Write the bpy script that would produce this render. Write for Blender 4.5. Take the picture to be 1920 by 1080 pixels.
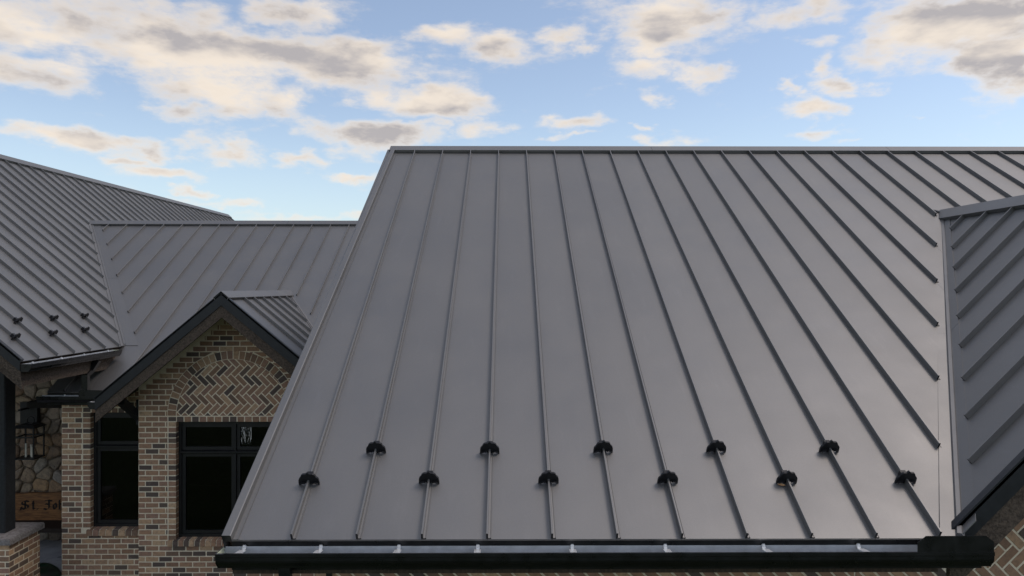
import bpy, bmesh, math, random
from mathutils import Vector, Matrix

for o in list(bpy.data.objects):
    bpy.data.objects.remove(o, do_unlink=True)
random.seed(7)
SC = bpy.context.scene
COL = SC.collection
G = 4.6                      # camera height above the ground
F, CX, CY = 1364.0, 951.0, 540.0

# ------------------------------------------------------------------ camera
cam = bpy.data.objects.new("camera", bpy.data.cameras.new("camera"))
COL.objects.link(cam)
cam.location = (0, 0, G)
cam.rotation_euler = (math.radians(90), 0, math.radians(-0.378))
cam.data.sensor_width = 36
cam.data.lens = F / 1920 * 36
cam.data.clip_start = 0.1
cam.data.clip_end = 5000
SC.camera = cam

# ------------------------------------------------------------------ light
SUN_AZ, SUN_EL = 92.0, 58.0          # degrees clockwise from the view direction, elevation
SKY_STRENGTH = 0.09
SC.view_settings.view_transform = 'Standard'
SC.view_settings.look = 'None'
SC.view_settings.gamma = 1
SC.view_settings.use_curve_mapping = False
SC.view_settings.exposure = 0.85

sun = bpy.data.objects.new("sun", bpy.data.lights.new("sun", 'SUN'))
COL.objects.link(sun)
sv = Vector((math.sin(math.radians(SUN_AZ)) * math.cos(math.radians(SUN_EL)),
             math.cos(math.radians(SUN_AZ)) * math.cos(math.radians(SUN_EL)),
             math.sin(math.radians(SUN_EL))))
sun.rotation_euler = sv.to_track_quat('Z', 'Y').to_euler()
sun.location = (20, -5, 20)
sun.data.energy = 0.62
sun.data.angle = math.radians(20)
sun.data.color = (1.0, 0.87, 0.78)

# ------------------------------------------------------------------ world sky with clouds
W = bpy.data.worlds.new("World")
SC.world = W
W.use_nodes = True
W.cycles.sampling_method = 'MANUAL'
W.cycles.sample_map_resolution = 1024
wt = W.node_tree
wt.nodes.clear()


def N(tree, typ, **kw):
    n = tree.nodes.new(typ)
    for k, v in kw.items():
        setattr(n, k, v)
    return n


def link(tree, a, b):
    tree.links.new(a, b)


def mth(t, op, a, b=None, c=None, clamp=False):
    n = N(t, 'ShaderNodeMath', operation=op, use_clamp=clamp)
    for i, v in enumerate((a, b, c)):
        if v is None:
            continue
        if isinstance(v, (int, float)):
            n.inputs[i].default_value = v
        else:
            link(t, v, n.inputs[i])
    return n.outputs[0]


def vmth(t, op, a, b=None, out=0):
    n = N(t, 'ShaderNodeVectorMath', operation=op)
    for i, v in enumerate((a, b)):
        if v is None:
            continue
        if isinstance(v, (tuple, list, Vector)):
            n.inputs[i].default_value = v
        else:
            link(t, v, n.inputs[i])
    return n.outputs[out]


def smooth(t, val, lo, hi, a=0.0, b=1.0):
    n = N(t, 'ShaderNodeMapRange', interpolation_type='SMOOTHSTEP')
    link(t, val, n.inputs[0])
    n.inputs[1].default_value = lo
    n.inputs[2].default_value = hi
    n.inputs[3].default_value = a
    n.inputs[4].default_value = b
    return n.outputs[0]


def mixc(t, fac, a, b, blend='MIX'):
    n = N(t, 'ShaderNodeMix', data_type='RGBA', blend_type=blend)
    for i, v in ((0, fac), (6, a), (7, b)):
        if isinstance(v, (int, float)):
            n.inputs[i].default_value = v
        elif isinstance(v, (tuple, list)):
            n.inputs[i].default_value = (*v[:3], 1)
        else:
            link(t, v, n.inputs[i])
    return n.outputs[2]


def build_world():
    t = wt
    sky = N(t, 'ShaderNodeTexSky', sky_type='NISHITA', sun_disc=False)
    sky.sun_elevation = math.radians(SUN_EL)
    sky.sun_rotation = math.radians(SUN_AZ)
    sky.air_density = 1.0
    sky.dust_density = 0.6
    sky.ozone_density = 1.6
    co = N(t, 'ShaderNodeTexCoord').outputs['Generated']
    d = vmth(t, 'NORMALIZE', co)
    sep = N(t, 'ShaderNodeSeparateXYZ')
    link(t, d, sep.inputs[0])
    x, y, z = sep.outputs
    az = mth(t, 'ARCTAN2', x, y)
    hor = mth(t, 'SQRT', mth(t, 'MAXIMUM', mth(t, 'ADD', mth(t, 'MULTIPLY', x, x), mth(t, 'MULTIPLY', y, y)), 1e-5))
    te = mth(t, 'DIVIDE', z, hor)
    cmb = N(t, 'ShaderNodeCombineXYZ')
    link(t, az, cmb.inputs[0]); link(t, te, cmb.inputs[1])
    wn = N(t, 'ShaderNodeTexNoise', noise_dimensions='3D')
    wn.inputs['Scale'].default_value = 11.0
    wn.inputs['Detail'].default_value = 5
    wn.inputs['Roughness'].default_value = .58
    link(t, vmth(t, 'MULTIPLY', d, (1.0, 1.0, 1.7)), wn.inputs['Vector'])
    warp = vmth(t, 'MULTIPLY', vmth(t, 'SUBTRACT', wn.outputs['Color'], (.5, .5, .5)), (.17, .066, 0))
    ae = vmth(t, 'ADD', cmb.outputs[0], warp)
    # clouds: where the big ones hang (azimuth, tan elevation), then broken up by noise
    blobs = [  # px, py, half width, half height, weight
        (60, 40, 190, 66, 1.0), (330, 30, 160, 42, .9), (380, 100, 270, 62, 1.1), (610, 108, 200, 52, 1.15), (520, 25, 70, 32, .8),
        (570, 40, 75, 40, .8), (60, 140, 150, 40, 1.0), (400, 168, 170, 36, 1.0), (205, 95, 130, 50, .9), (520, 190, 60, 34, .85),
        (320, 212, 60, 24, .7), (650, 190, 40, 12, .6), (560, 172, 40, 22, .6),
        (815, 190, 120, 27, .95), (920, 232, 48, 22, .8), (850, 62, 65, 24, .75), (925, 92, 66, 34, .9), (825, 235, 40, 12, .55),
        (150, 262, 160, 17, .9), (270, 280, 70, 20, .8), (430, 282, 90, 24, 1.0), (700, 258, 140, 30, 1.05), (570, 250, 60, 25, .8), (575, 302, 45, 15, .9),
        (300, 325, 90, 12, .75), (365, 358, 34, 9, .75), (445, 384, 75, 12, .85), (672, 340, 60, 9, .8), (600, 408, 130, 8, .8), (200, 300, 50, 8, .55),
        (1250, 40, 120, 58, 1.1), (1225, 85, 60, 26, .8), (1080, 68, 52, 22, .75), (1130, 92, 30, 10, .6), (1225, 130, 80, 26, .85), (1318, 142, 44, 20, .8),
        (1212, 186, 44, 20, .8), (1095, 218, 52, 15, .8), (1203, 234, 24, 8, .7), (1235, 264, 60, 12, .75), (1045, 250, 50, 6, .55),
        (1500, 22, 120, 32, 1.0), (1420, 30, 50, 20, .7), (1515, 82, 66, 18, .8), (1555, 122, 40, 22, .8), (1600, 152, 46, 18, .8), (1498, 163, 18, 14, .7),
        (1548, 200, 40, 20, .9), (1545, 245, 60, 10, .7), (1610, 262, 30, 7, .6), (1715, 220, 16, 5, .6),
        (1810, 32, 170, 70, 1.25), (1890, 100, 110, 66, 1.25), (1760, 60, 90, 40, .9),
    ]
    tot = None
    for (px, py, hw, hh, wgt) in blobs:
        u, v = (px - CX) / F, (CY - py) / F
        k = 1 / math.sqrt(1 + u * u)
        a0, e0 = math.atan(u), v * k
        sx, sy = F / hw / (k * k), F / hh / k
        q = vmth(t, 'MULTIPLY', vmth(t, 'SUBTRACT', ae, (a0, e0, 0)), (sx, sy, 0))
        l2 = vmth(t, 'DOT_PRODUCT', q, q, out=1)
        g = mth(t, 'MULTIPLY', mth(t, 'EXPONENT', mth(t, 'MULTIPLY', l2, -0.75)), wgt)
        tot = g if tot is None else mth(t, 'MAXIMUM', tot, g)
    blob = tot
    # outside the region in view: scattered clouds of the same kind
    m1 = smooth(t, mth(t, 'ABSOLUTE', az), 0.66, 0.82, 1, 0)
    m2 = smooth(t, te, 0.42, 0.56, 1, 0)
    mask = mth(t, 'MULTIPLY', m1, m2)

    def fbm(vec, scale, detail, rough, dist=0.0):
        n = N(t, 'ShaderNodeTexNoise', noise_dimensions='3D')
        n.inputs['Scale'].default_value = scale
        n.inputs['Detail'].default_value = detail
        n.inputs['Roughness'].default_value = rough
        n.inputs['Distortion'].default_value = dist
        link(t, vec, n.inputs['Vector'])
        return n.outputs['Fac']

    stretched = vmth(t, 'MULTIPLY', d, (1.0, 1.0, 2.6))
    wide = mth(t, 'MULTIPLY', mth(t, 'SUBTRACT', fbm(stretched, 4.2, 3, .5), .40), 3.4)
    mixn = N(t, 'ShaderNodeMix', data_type='FLOAT')
    link(t, mask, mixn.inputs[0]); link(t, wide, mixn.inputs[2]); link(t, blob, mixn.inputs[3])
    base = mixn.outputs[0]

    def field(vec):
        a = fbm(vec, 10.0, 8, .58, .15)
        b = fbm(vec, 44.0, 5, .6, .1)
        return mth(t, 'ADD', mth(t, 'MULTIPLY', mth(t, 'SUBTRACT', a, .5), 1.9), mth(t, 'MULTIPLY', mth(t, 'SUBTRACT', b, .5), .55))
    f0 = field(stretched)
    dens = mth(t, 'ADD', base, f0)
    alpha = smooth(t, dens, .16, 1.0)
    thick = smooth(t, dens, .42, 1.22)
    sh0 = fbm(stretched, 7.0, 5, .5, .1)
    sh1 = fbm(vmth(t, 'ADD', stretched, (0.030, 0.0, 0.050)), 7.0, 5, .5, .1)
    lit = smooth(t, mth(t, 'SUBTRACT', sh0, sh1), -.16, .16)
    shade = mth(t, 'MULTIPLY', thick, mth(t, 'SUBTRACT', 1.15, mth(t, 'MULTIPLY', lit, .95)), clamp=True)
    ccol = mixc(t, shade, (0.56, 0.49, 0.41), (0.265, 0.247, 0.247))
    hz = smooth(t, te, 0.0, .22, 1, 0)
    ccol = mixc(t, mth(t, 'MULTIPLY', hz, .35), ccol, (.53, .475, .435))
    # the sky itself, a little haze low down
    skyc = mixc(t, 1.0, sky.outputs[0], (SKY_STRENGTH,) * 3, 'MULTIPLY')
    skyn = N(t, 'ShaderNodeHueSaturation')
    skyn.inputs['Saturation'].default_value = SAT
    skyn.inputs['Value'].default_value = 1.0
    link(t, skyc, skyn.inputs['Color'])
    pale = smooth(t, te, -.02, .27, .48, 0)
    skyh = mixc(t, pale, skyn.outputs[0], (.36, .45, .475))
    up = smooth(t, z, -.02, .01)
    al = mth(t, 'MULTIPLY', mth(t, 'MULTIPLY', alpha, .95), up)
    col = mixc(t, al, skyh, ccol)
    bg = N(t, 'ShaderNodeBackground')
    bg.inputs[1].default_value = 1.0
    link(t, col, bg.inputs[0])
    out = N(t, 'ShaderNodeOutputWorld')
    link(t, bg.outputs[0], out.inputs[0])


SAT = 0.82
build_world()

# ------------------------------------------------------------------ materials
MATS = {}


def mat(name, col, rough=.6, metal=0.0, spec=.5, var=.15, vscale=8.0, bump=0.0, bscale=60.0, col2=None, stretch=(1, 1, 1), rnd=0.0, wear=None):
    m = bpy.data.materials.new(name)
    m.use_nodes = True
    t = m.node_tree
    b = t.nodes['Principled BSDF']
    geo = N(t, 'ShaderNodeNewGeometry')
    vec = vmth(t, 'MULTIPLY', geo.outputs['Position'], stretch)
    nz = N(t, 'ShaderNodeTexNoise')
    nz.inputs['Scale'].default_value = vscale
    nz.inputs['Detail'].default_value = 6
    nz.inputs['Roughness'].default_value = .62
    link(t, vec, nz.inputs['Vector'])
    c2 = col2 or tuple(min(1, c * (1 + var)) for c in col)
    c1 = col if col2 else tuple(c * (1 - var) for c in col)
    f = smooth(t, nz.outputs['Fac'], .32, .68)
    c = mixc(t, f, c1, c2)
    if rnd:
        oi = N(t, 'ShaderNodeObjectInfo')
        k = mth(t, 'ADD', mth(t, 'MULTIPLY', oi.outputs['Random'], 2 * rnd), 1 - rnd)
        cc = N(t, 'ShaderNodeCombineXYZ')
        for i in range(3):
            link(t, k, cc.inputs[i])
        c = mixc(t, 1.0, c, cc.outputs[0], 'MULTIPLY')
    link(t, c, b.inputs['Base Color'])
    b.inputs['Roughness'].default_value = rough
    b.inputs['Metallic'].default_value = metal
    b.inputs['Specular IOR Level'].default_value = spec
    if wear:
        n2 = N(t, 'ShaderNodeTexNoise')
        n2.inputs['Scale'].default_value = wear[0]
        n2.inputs['Detail'].default_value = 5
        link(t, vec, n2.inputs['Vector'])
        link(t, smooth(t, n2.outputs['Fac'], .3, .7, rough - wear[1], rough + wear[1]), b.inputs['Roughness'])
    if bump:
        n3 = N(t, 'ShaderNodeTexNoise')
        n3.inputs['Scale'].default_value = bscale
        n3.inputs['Detail'].default_value = 5
        link(t, vec, n3.inputs['Vector'])
        bp = N(t, 'ShaderNodeBump')
        bp.inputs['Strength'].default_value = bump
        bp.inputs['Distance'].default_value = .01
        link(t, n3.outputs['Fac'], bp.inputs['Height'])
        link(t, bp.outputs[0], b.inputs['Normal'])
    MATS[name] = m
    return m


def roof_metal(name, col, metal, rough):
    m = bpy.data.materials.new(name)
    m.use_nodes = True
    t = m.node_tree
    b = t.nodes['Principled BSDF']
    pos = N(t, 'ShaderNodeNewGeometry').outputs['Position']
    oi = N(t, 'ShaderNodeObjectInfo')
    n1 = N(t, 'ShaderNodeTexNoise'); n1.inputs['Scale'].default_value = 1.3; n1.inputs['Detail'].default_value = 4
    link(t, pos, n1.inputs['Vector'])
    n2 = N(t, 'ShaderNodeTexNoise'); n2.inputs['Scale'].default_value = 170; n2.inputs['Detail'].default_value = 3
    link(t, pos, n2.inputs['Vector'])
    f = mth(t, 'ADD', mth(t, 'MULTIPLY', n1.outputs['Fac'], .14), mth(t, 'MULTIPLY', n2.outputs['Fac'], .22))
    f = mth(t, 'ADD', f, mth(t, 'MULTIPLY', oi.outputs['Random'], .07))
    k = mth(t, 'ADD', f, .81)
    cc = N(t, 'ShaderNodeCombineXYZ')
    for i in range(3):
        link(t, k, cc.inputs[i])
    c = mixc(t, 1.0, col, cc.outputs[0], 'MULTIPLY')
    # faint rain streaks and dust
    n3 = N(t, 'ShaderNodeTexNoise'); n3.inputs['Scale'].default_value = 3.2; n3.inputs['Detail'].default_value = 8; n3.inputs['Roughness'].default_value = .7
    link(t, vmth(t, 'MULTIPLY', pos, (3.0, .55, .55)), n3.inputs['Vector'])
    c = mixc(t, smooth(t, n3.outputs['Fac'], .52, .8, 0, .16), c, tuple(v * 1.5 for v in col))
    link(t, c, b.inputs['Base Color'])
    b.inputs['Metallic'].default_value = metal
    link(t, smooth(t, n1.outputs['Fac'], .3, .7, rough - .04, rough + .05), b.inputs['Roughness'])
    # slight oil-canning plus paint texture
    n4 = N(t, 'ShaderNodeTexNoise'); n4.inputs['Scale'].default_value = 2.6; n4.inputs['Detail'].default_value = 1
    link(t, pos, n4.inputs['Vector'])
    h = mth(t, 'ADD', mth(t, 'MULTIPLY', n4.outputs['Fac'], 1.0), mth(t, 'MULTIPLY', n2.outputs['Fac'], .012))
    bp = N(t, 'ShaderNodeBump'); bp.inputs['Strength'].default_value = .6; bp.inputs['Distance'].default_value = .008
    link(t, h, bp.inputs['Height'])
    link(t, bp.outputs[0], b.inputs['Normal'])
    MATS[name] = m


roof_metal('roof_grey', (.240, .238, .234), .88, .53)
mat('seam_end', (.02, .021, .024), .6, 0, .4)  # dark colour standing in for the shade inside open seam ends
mat('trim_dark', (.020, .022, .026), .42, .2, .5, var=.12, wear=(20, .06))
mat('gutter_black', (.007, .0075, .0085), .33, 0, .5, var=.2, vscale=5, wear=(14, .07))
mat('gutter_inside', (.46, .48, .50), .5, .2, .5, var=.14, vscale=9)
mat('primer', (.55, .58, .42), .6)
mat('steel', (.82, .83, .83), .35, .5, .5, var=.1)
mat('guard_black', (.010, .010, .012), .42, 0, .4, var=.2, vscale=30)
mat('rough_wood', (.052, .040, .031), .85, 0, .25, vscale=46, col2=(.125, .097, .074), stretch=(1, 1, 1), bump=.5, bscale=70)
mat('soffit_wood', (.045, .034, .026), .8, 0, .3, vscale=12, col2=(.08, .058, .042), stretch=(6, 1, 1))
mat('mortar', (.82, .71, .53), .95, 0, .1, vscale=55, col2=(.90, .81, .64), bump=.6, bscale=160)
mat('frame_black', (.011, .0115, .0125), .45, 0, .45, var=.2)
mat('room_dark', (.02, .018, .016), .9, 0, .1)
mat('post_black', (.015, .018, .021), .55, 0, .4, vscale=30, var=.3, bump=.3, bscale=50)
mat('cap_stone', (.15, .14, .135), .9, 0, .2, vscale=26, col2=(.27, .255, .25), bump=.6, bscale=60)
mat('concrete', (.27, .275, .29), .85, 0, .25, vscale=5, col2=(.36, .365, .38), bump=.15, bscale=90)
mat('bench_wood', (.10, .040, .010), .5, 0, .45, vscale=6, col2=(.24, .105, .030), stretch=(1.2, 3, 9), bump=.25, bscale=14)
mat('bench_dark', (.020, .013, .009), .7, 0, .3, vscale=8)
mat('letter_dark', (.012, .009, .007), .7, 0, .3)
mat('stone_mortar', (.15, .125, .095), .95, 0, .1, vscale=40, bump=.6, bscale=90)
mat('lantern_black', (.008, .008, .009), .5, 0, .4)
mat('candle', (.60, .58, .50), .6)
mat('green_cover', (.006, .035, .018), .38, 0, .5, vscale=7, col2=(.012, .016, .016), bump=.4, bscale=20)
mat('teal_patch', (.10, .19, .17), .45, vscale=25)
mat('leaf_orange', (.50, .25, .09), .7, vscale=60, col2=(.72, .50, .30))
mat('leaf_dark', (.035, .028, .022), .8)
mat('interior_pale', (.55, .58, .52), .8)
mat('grass', (.030, .045, .015), .95, 0, .1, vscale=.7, col2=(.055, .07, .028), bump=.5, bscale=9)


def brick_mat():
    m = bpy.data.materials.new('brick')
    m.use_nodes = True
    t = m.node_tree
    b = t.nodes['Principled BSDF']
    pos = N(t, 'ShaderNodeNewGeometry').outputs['Position']
    oi = N(t, 'ShaderNodeObjectInfo')
    at = N(t, 'ShaderNodeAttribute', attribute_name='rnd')
    r = mth(t, 'FRACT', mth(t, 'ADD', oi.outputs['Random'], at.outputs['Fac']))
    ramp = N(t, 'ShaderNodeValToRGB')
    e = ramp.color_ramp.elements
    stops = [(0, (0.118, 0.093, 0.083)), (0.14, (0.148, 0.115, 0.093)), (0.24, (0.326, 0.201, 0.13)), (0.5, (0.444, 0.273, 0.171)), (0.72, (0.355, 0.216, 0.159)), (0.86, (0.534, 0.346, 0.211)), (1, (0.632, 0.441, 0.281))]
    e[0].position, e[0].color = stops[0][0], (*stops[0][1], 1)
    e[1].position, e[1].color = stops[-1][0], (*stops[-1][1], 1)
    for p, c in stops[1:-1]:
        k = e.new(p); k.color = (*c, 1)
    link(t, r, ramp.inputs[0])
    n1 = N(t, 'ShaderNodeTexNoise'); n1.inputs['Scale'].default_value = 26; n1.inputs['Detail'].default_value = 7; n1.inputs['Roughness'].default_value = .7
    link(t, pos, n1.inputs['Vector'])
    c = mixc(t, smooth(t, n1.outputs['Fac'], .40, .75, 0, .55), ramp.outputs[0], (.135, .10, .085))
    n2 = N(t, 'ShaderNodeTexNoise'); n2.inputs['Scale'].default_value = 11; n2.inputs['Detail'].default_value = 8; n2.inputs['Roughness'].default_value = .75
    link(t, pos, n2.inputs['Vector'])
    c = mixc(t, smooth(t, n2.outputs['Fac'], .58, .74, 0, .6), c, (.42, .34, .26))
    link(t, c, b.inputs['Base Color'])
    b.inputs['Roughness'].default_value = .9
    b.inputs['Specular IOR Level'].default_value = .2
    bp = N(t, 'ShaderNodeBump'); bp.inputs['Strength'].default_value = .7; bp.inputs['Distance'].default_value = .006
    link(t, n1.outputs['Fac'], bp.inputs['Height'])
    link(t, bp.outputs[0], b.inputs['Normal'])
    MATS['brick'] = m
    # plain brick wall (where no single brick can be seen)
    m = bpy.data.materials.new('brick_wall')
    m.use_nodes = True
    t = m.node_tree
    b = t.nodes['Principled BSDF']
    br = N(t, 'ShaderNodeTexBrick')
    br.inputs['Color1'].default_value = (.21, .15, .115, 1)
    br.inputs['Color2'].default_value = (.09, .075, .07, 1)
    br.inputs['Mortar'].default_value = (.6, .52, .38, 1)
    br.inputs['Scale'].default_value = 1
    br.inputs['Brick Width'].default_value = .2032
    br.inputs['Row Height'].default_value = .0813
    br.inputs['Mortar Size'].default_value = .006
    geo = N(t, 'ShaderNodeNewGeometry')
    sp = N(t, 'ShaderNodeSeparateXYZ'); link(t, geo.outputs['Position'], sp.inputs[0])
    cb = N(t, 'ShaderNodeCombineXYZ')
    link(t, mth(t, 'ADD', sp.outputs[0], sp.outputs[1]), cb.inputs[0]); link(t, sp.outputs[2], cb.inputs[1])
    link(t, cb.outputs[0], br.inputs['Vector'])
    link(t, br.outputs['Color'], b.inputs['Base Color'])
    b.inputs['Roughness'].default_value = .9
    MATS['brick_wall'] = m


brick_mat()


def stone_mat():
    m = bpy.data.materials.new('field_stone')
    m.use_nodes = True
    t = m.node_tree
    b = t.nodes['Principled BSDF']
    pos = N(t, 'ShaderNodeNewGeometry').outputs['Position']
    oi = N(t, 'ShaderNodeObjectInfo')
    ramp = N(t, 'ShaderNodeValToRGB')
    e = ramp.color_ramp.elements
    stops = [(0, (.14, .115, .095)), (.2, (.24, .19, .14)), (.4, (.33, .25, .16)), (.6, (.21, .14, .095)), (.75, (.36, .235, .125)), (.88, (.28, .25, .215)), (1, (.38, .31, .22))]
    e[0].position, e[0].color = stops[0][0], (*stops[0][1], 1)
    e[1].position, e[1].color = stops[-1][0], (*stops[-1][1], 1)
    for p, c in stops[1:-1]:
        k = e.new(p); k.color = (*c, 1)
    link(t, oi.outputs['Random'], ramp.inputs[0])
    n1 = N(t, 'ShaderNodeTexNoise'); n1.inputs['Scale'].default_value = 14; n1.inputs['Detail'].default_value = 8; n1.inputs['Roughness'].default_value = .7
    link(t, pos, n1.inputs['Vector'])
    c = mixc(t, smooth(t, n1.outputs['Fac'], .38, .72, 0, .7), ramp.outputs[0], (.075, .066, .058))
    link(t, c, b.inputs['Base Color'])
    b.inputs['Roughness'].default_value = .9
    bp = N(t, 'ShaderNodeBump'); bp.inputs['Strength'].default_value = .8; bp.inputs['Distance'].default_value = .02
    link(t, n1.outputs['Fac'], bp.inputs['Height'])
    link(t, bp.outputs[0], b.inputs['Normal'])
    MATS['field_stone'] = m


stone_mat()


def glass_mat():
    m = bpy.data.materials.new('window_glass')
    m.use_nodes = True
    t = m.node_tree
    t.nodes.clear()
    gl = N(t, 'ShaderNodeBsdfGlossy'); gl.inputs['Roughness'].default_value = .015
    gl.inputs['Color'].default_value = (.8, .84, .84, 1)
    tr = N(t, 'ShaderNodeBsdfTransparent'); tr.inputs['Color'].default_value = (.62, .68, .66, 1)
    fr = N(t, 'ShaderNodeFresnel'); fr.inputs['IOR'].default_value = 1.5
    pos = N(t, 'ShaderNodeNewGeometry').outputs['Position']
    nz = N(t, 'ShaderNodeTexNoise'); nz.inputs['Scale'].default_value = 1.7
    link(t, pos, nz.inputs['Vector'])
    bp = N(t, 'ShaderNodeBump'); bp.inputs['Strength'].default_value = .06; bp.inputs['Distance'].default_value = .02
    link(t, nz.outputs['Fac'], bp.inputs['Height']); link(t, bp.outputs[0], gl.inputs['Normal'])
    mx = N(t, 'ShaderNodeMixShader')
    link(t, fr.outputs[0], mx.inputs[0]); link(t, tr.outputs[0], mx.inputs[1]); link(t, gl.outputs[0], mx.inputs[2])
    out = N(t, 'ShaderNodeOutputMaterial'); link(t, mx.outputs[0], out.inputs[0])
    MATS['window_glass'] = m


glass_mat()

# ------------------------------------------------------------------ object helpers
WL = {}          # world origin of each object that parents others


def place(o, parent, org):
    pw = WL.get(parent.name, Vector((0, 0, 0))) if parent else Vector((0, 0, 0))
    if parent:
        o.parent = parent
    o.location = Vector(org) - pw
    WL[o.name] = Vector(org)


def empty(name, loc, parent=None, **props):
    o = bpy.data.objects.new(name, None)
    COL.objects.link(o)
    o.empty_display_size = .2
    place(o, parent, loc)
    for k, v in props.items():
        o[k] = v
    return o


def make(name, verts, faces, mats, parent=None, org=None, fm=None, smooth_faces=False, **props):
    """verts in world space (x, y, H above camera level is NOT used here: z is real height)"""
    verts = [Vector(v) for v in verts]
    if org is None:
        c = Vector((0, 0, 0))
        for v in verts:
            c += v
        c /= len(verts)
        org = Vector((c.x, c.y, min(v.z for v in verts)))
    org = Vector(org)
    me = bpy.data.meshes.new(name)
    me.from_pydata([v - org for v in verts], [], faces)
    if isinstance(mats, str):
        mats = [mats]
    for m in mats:
        me.materials.append(MATS[m])
    if fm:
        for p, i in zip(me.polygons, fm):
            p.material_index = i
    bm = bmesh.new(); bm.from_mesh(me)
    bmesh.ops.recalc_face_normals(bm, faces=bm.faces)
    bm.to_mesh(me); bm.free()
    if smooth_faces:
        for p in me.polygons:
            p.use_smooth = True
    o = bpy.data.objects.new(name, me)
    COL.objects.link(o)
    place(o, parent, org)
    for k, v in props.items():
        o[k] = v
    return o


class MB:
    """collects shapes that make ONE mesh"""
    def __init__(self):
        self.v, self.f, self.m = [], [], []

    def prism(self, prof, p0, p1, U, V, m=0, mend=None, prof1=None):
        U, V, p0, p1 = Vector(U), Vector(V), Vector(p0), Vector(p1)
        b = len(self.v); n = len(prof)
        prof1 = prof1 or prof
        self.v += [p0 + U * a + V * c for a, c in prof] + [p1 + U * a + V * c for a, c in prof1]
        for i in range(n):
            j = (i + 1) % n
            self.f.append((b + i, b + j, b + n + j, b + n + i)); self.m.append(m)
        e = m if mend is None else mend
        self.f.append(tuple(b + i for i in reversed(range(n)))); self.m.append(e)
        self.f.append(tuple(b + n + i for i in range(n))); self.m.append(e)
        return self

    def box(self, x0, x1, y0, y1, z0, z1, m=0):
        return self.prism([(x0, z0), (x1, z0), (x1, z1), (x0, z1)], (0, y0, 0), (0, y1, 0), (1, 0, 0), (0, 0, 1), m)

    def poly(self, pts, off, m=0):
        """flat polygon (3D points) thickened by vector off"""
        b = len(self.v); n = len(pts); off = Vector(off)
        self.v += [Vector(p) for p in pts] + [Vector(p) + off for p in pts]
        self.f.append(tuple(b + i for i in range(n))); self.m.append(m)
        self.f.append(tuple(b + n + i for i in reversed(range(n)))); self.m.append(m)
        for i in range(n):
            j = (i + 1) % n
            self.f.append((b + i, b + j, b + n + j, b + n + i)); self.m.append(m)
        return self

    def build(self, name, mats, parent=None, **kw):
        return make(name, self.v, self.f, mats, parent, fm=self.m, **kw)


def Wp(px, py, Y):
    """photo pixel at depth Y -> world point"""
    return Vector(((px - CX) / F * Y, Y, G + (CY - py) / F * Y))


def project(p):
    return CX + F * p[0] / p[1], CY - F * (p[2] - G) / p[1]

# ------------------------------------------------------------------ ground
g = make('ground', [(-1500, -600, 0), (1500, -600, 0), (1500, 3000, 0), (-1500, 3000, 0)], [(0, 1, 2, 3)], 'grass', org=(0, 0, 0), kind='structure')
b = MB(); b.box(-16, -6.895, 9.2, 13.0, .004, .12)
b.build('porch_floor', 'concrete', kind='structure')

b = MB(); b.box(-20, -1, 21.0, 34, .004, .05)  # added pale slab so the room's rear opening looks bright
b.build('added_patio', 'concrete', kind='structure')

house = empty('brick_house', (-2, 11, 0), label='brick house with dark grey standing seam metal roofs, black gutters and stone porch wall', category='house')

# ------------------------------------------------------------------ roofs
PW = .4064
S7 = 7 / 12
SEAM = [(-.006, 0), (-.006, .042), (-.004, .045), (.005, .045), (.007, .042), (.007, .006), (.019, .005), (.021, .008), (.024, .008), (.026, 0)]


class Plane:
    def __init__(self, O, a, s):
        self.O, self.a, self.s = Vector(O), Vector(a).normalized(), Vector(s).normalized()
        self.n = self.a.cross(self.s).normalized()
        if self.n.z < 0:
            self.n = -self.n

    def p(self, a, s, h=0.0):
        return self.O + self.a * a + self.s * s + self.n * h


def interp(poly, a):
    if a <= poly[0][0]:
        return poly[0][1]
    for (x0, y0), (x1, y1) in zip(poly, poly[1:]):
        if a <= x1:
            return y0 + (y1 - y0) * (a - x0) / (x1 - x0) if x1 > x0 else y1
    return poly[-1][1]


def roof_plane(P, lower, upper, seams, roof, slo=None, shi=None, flip=1, drop=.014):
    """lower/upper: polylines (a, s); seams: list of a; slo/shi: polylines for the seams"""
    a0, a1 = max(lower[0][0], upper[0][0]), min(lower[-1][0], upper[-1][0])
    cuts = [a0] + [s for s in seams if a0 + .03 < s < a1 - .03] + [a1]
    slo = slo or lower
    shi = shi or upper
    for k, (c0, c1) in enumerate(zip(cuts, cuts[1:])):
        e0, e1 = c0 + .0008, c1 - .0008
        lo = [(e0, interp(lower, e0))] + [q for q in lower if e0 < q[0] < e1] + [(e1, interp(lower, e1))]
        hi = [(e0, interp(upper, e0))] + [q for q in upper if e0 < q[0] < e1] + [(e1, interp(upper, e1))]
        pts = lo + hi[::-1]
        # drop degenerate corners
        q = []
        for r in pts:
            if not q or (abs(r[0] - q[-1][0]) + abs(r[1] - q[-1][1])) > 1e-4:
                q.append(r)
        if len(q) > 2 and abs(q[0][0] - q[-1][0]) + abs(q[0][1] - q[-1][1]) < 1e-4:
            q.pop()
        if len(q) < 3 or max(h[1] - l[1] for l, h in zip((lo[0], lo[-1]), (hi[0], hi[-1]))) < .02:
            continue
        m = MB()
        m.poly([P.p(x, y) for x, y in q], P.n * -drop)
        m.build('roof_panel', 'roof_grey', roof)
    for a in cuts[1:-1]:
        l, h = interp(slo, a), interp(shi, a)
        if h - l < .06:
            continue
        m = MB()
        m.prism([(u * flip, v) for u, v in SEAM], P.p(a, l + .004, .0005), P.p(a, h, .0005), P.a, P.n, 0, 1)
        m.build('seam', ['roof_grey', 'seam_end'], roof)
    return cuts


def deck(name, P, outline, thick, material='soffit_wood', gap=.016):
    m = MB()
    m.poly([P.p(a, s, -gap) for a, s in outline], P.n * -thick)
    return m.build(name, material, house)


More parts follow.
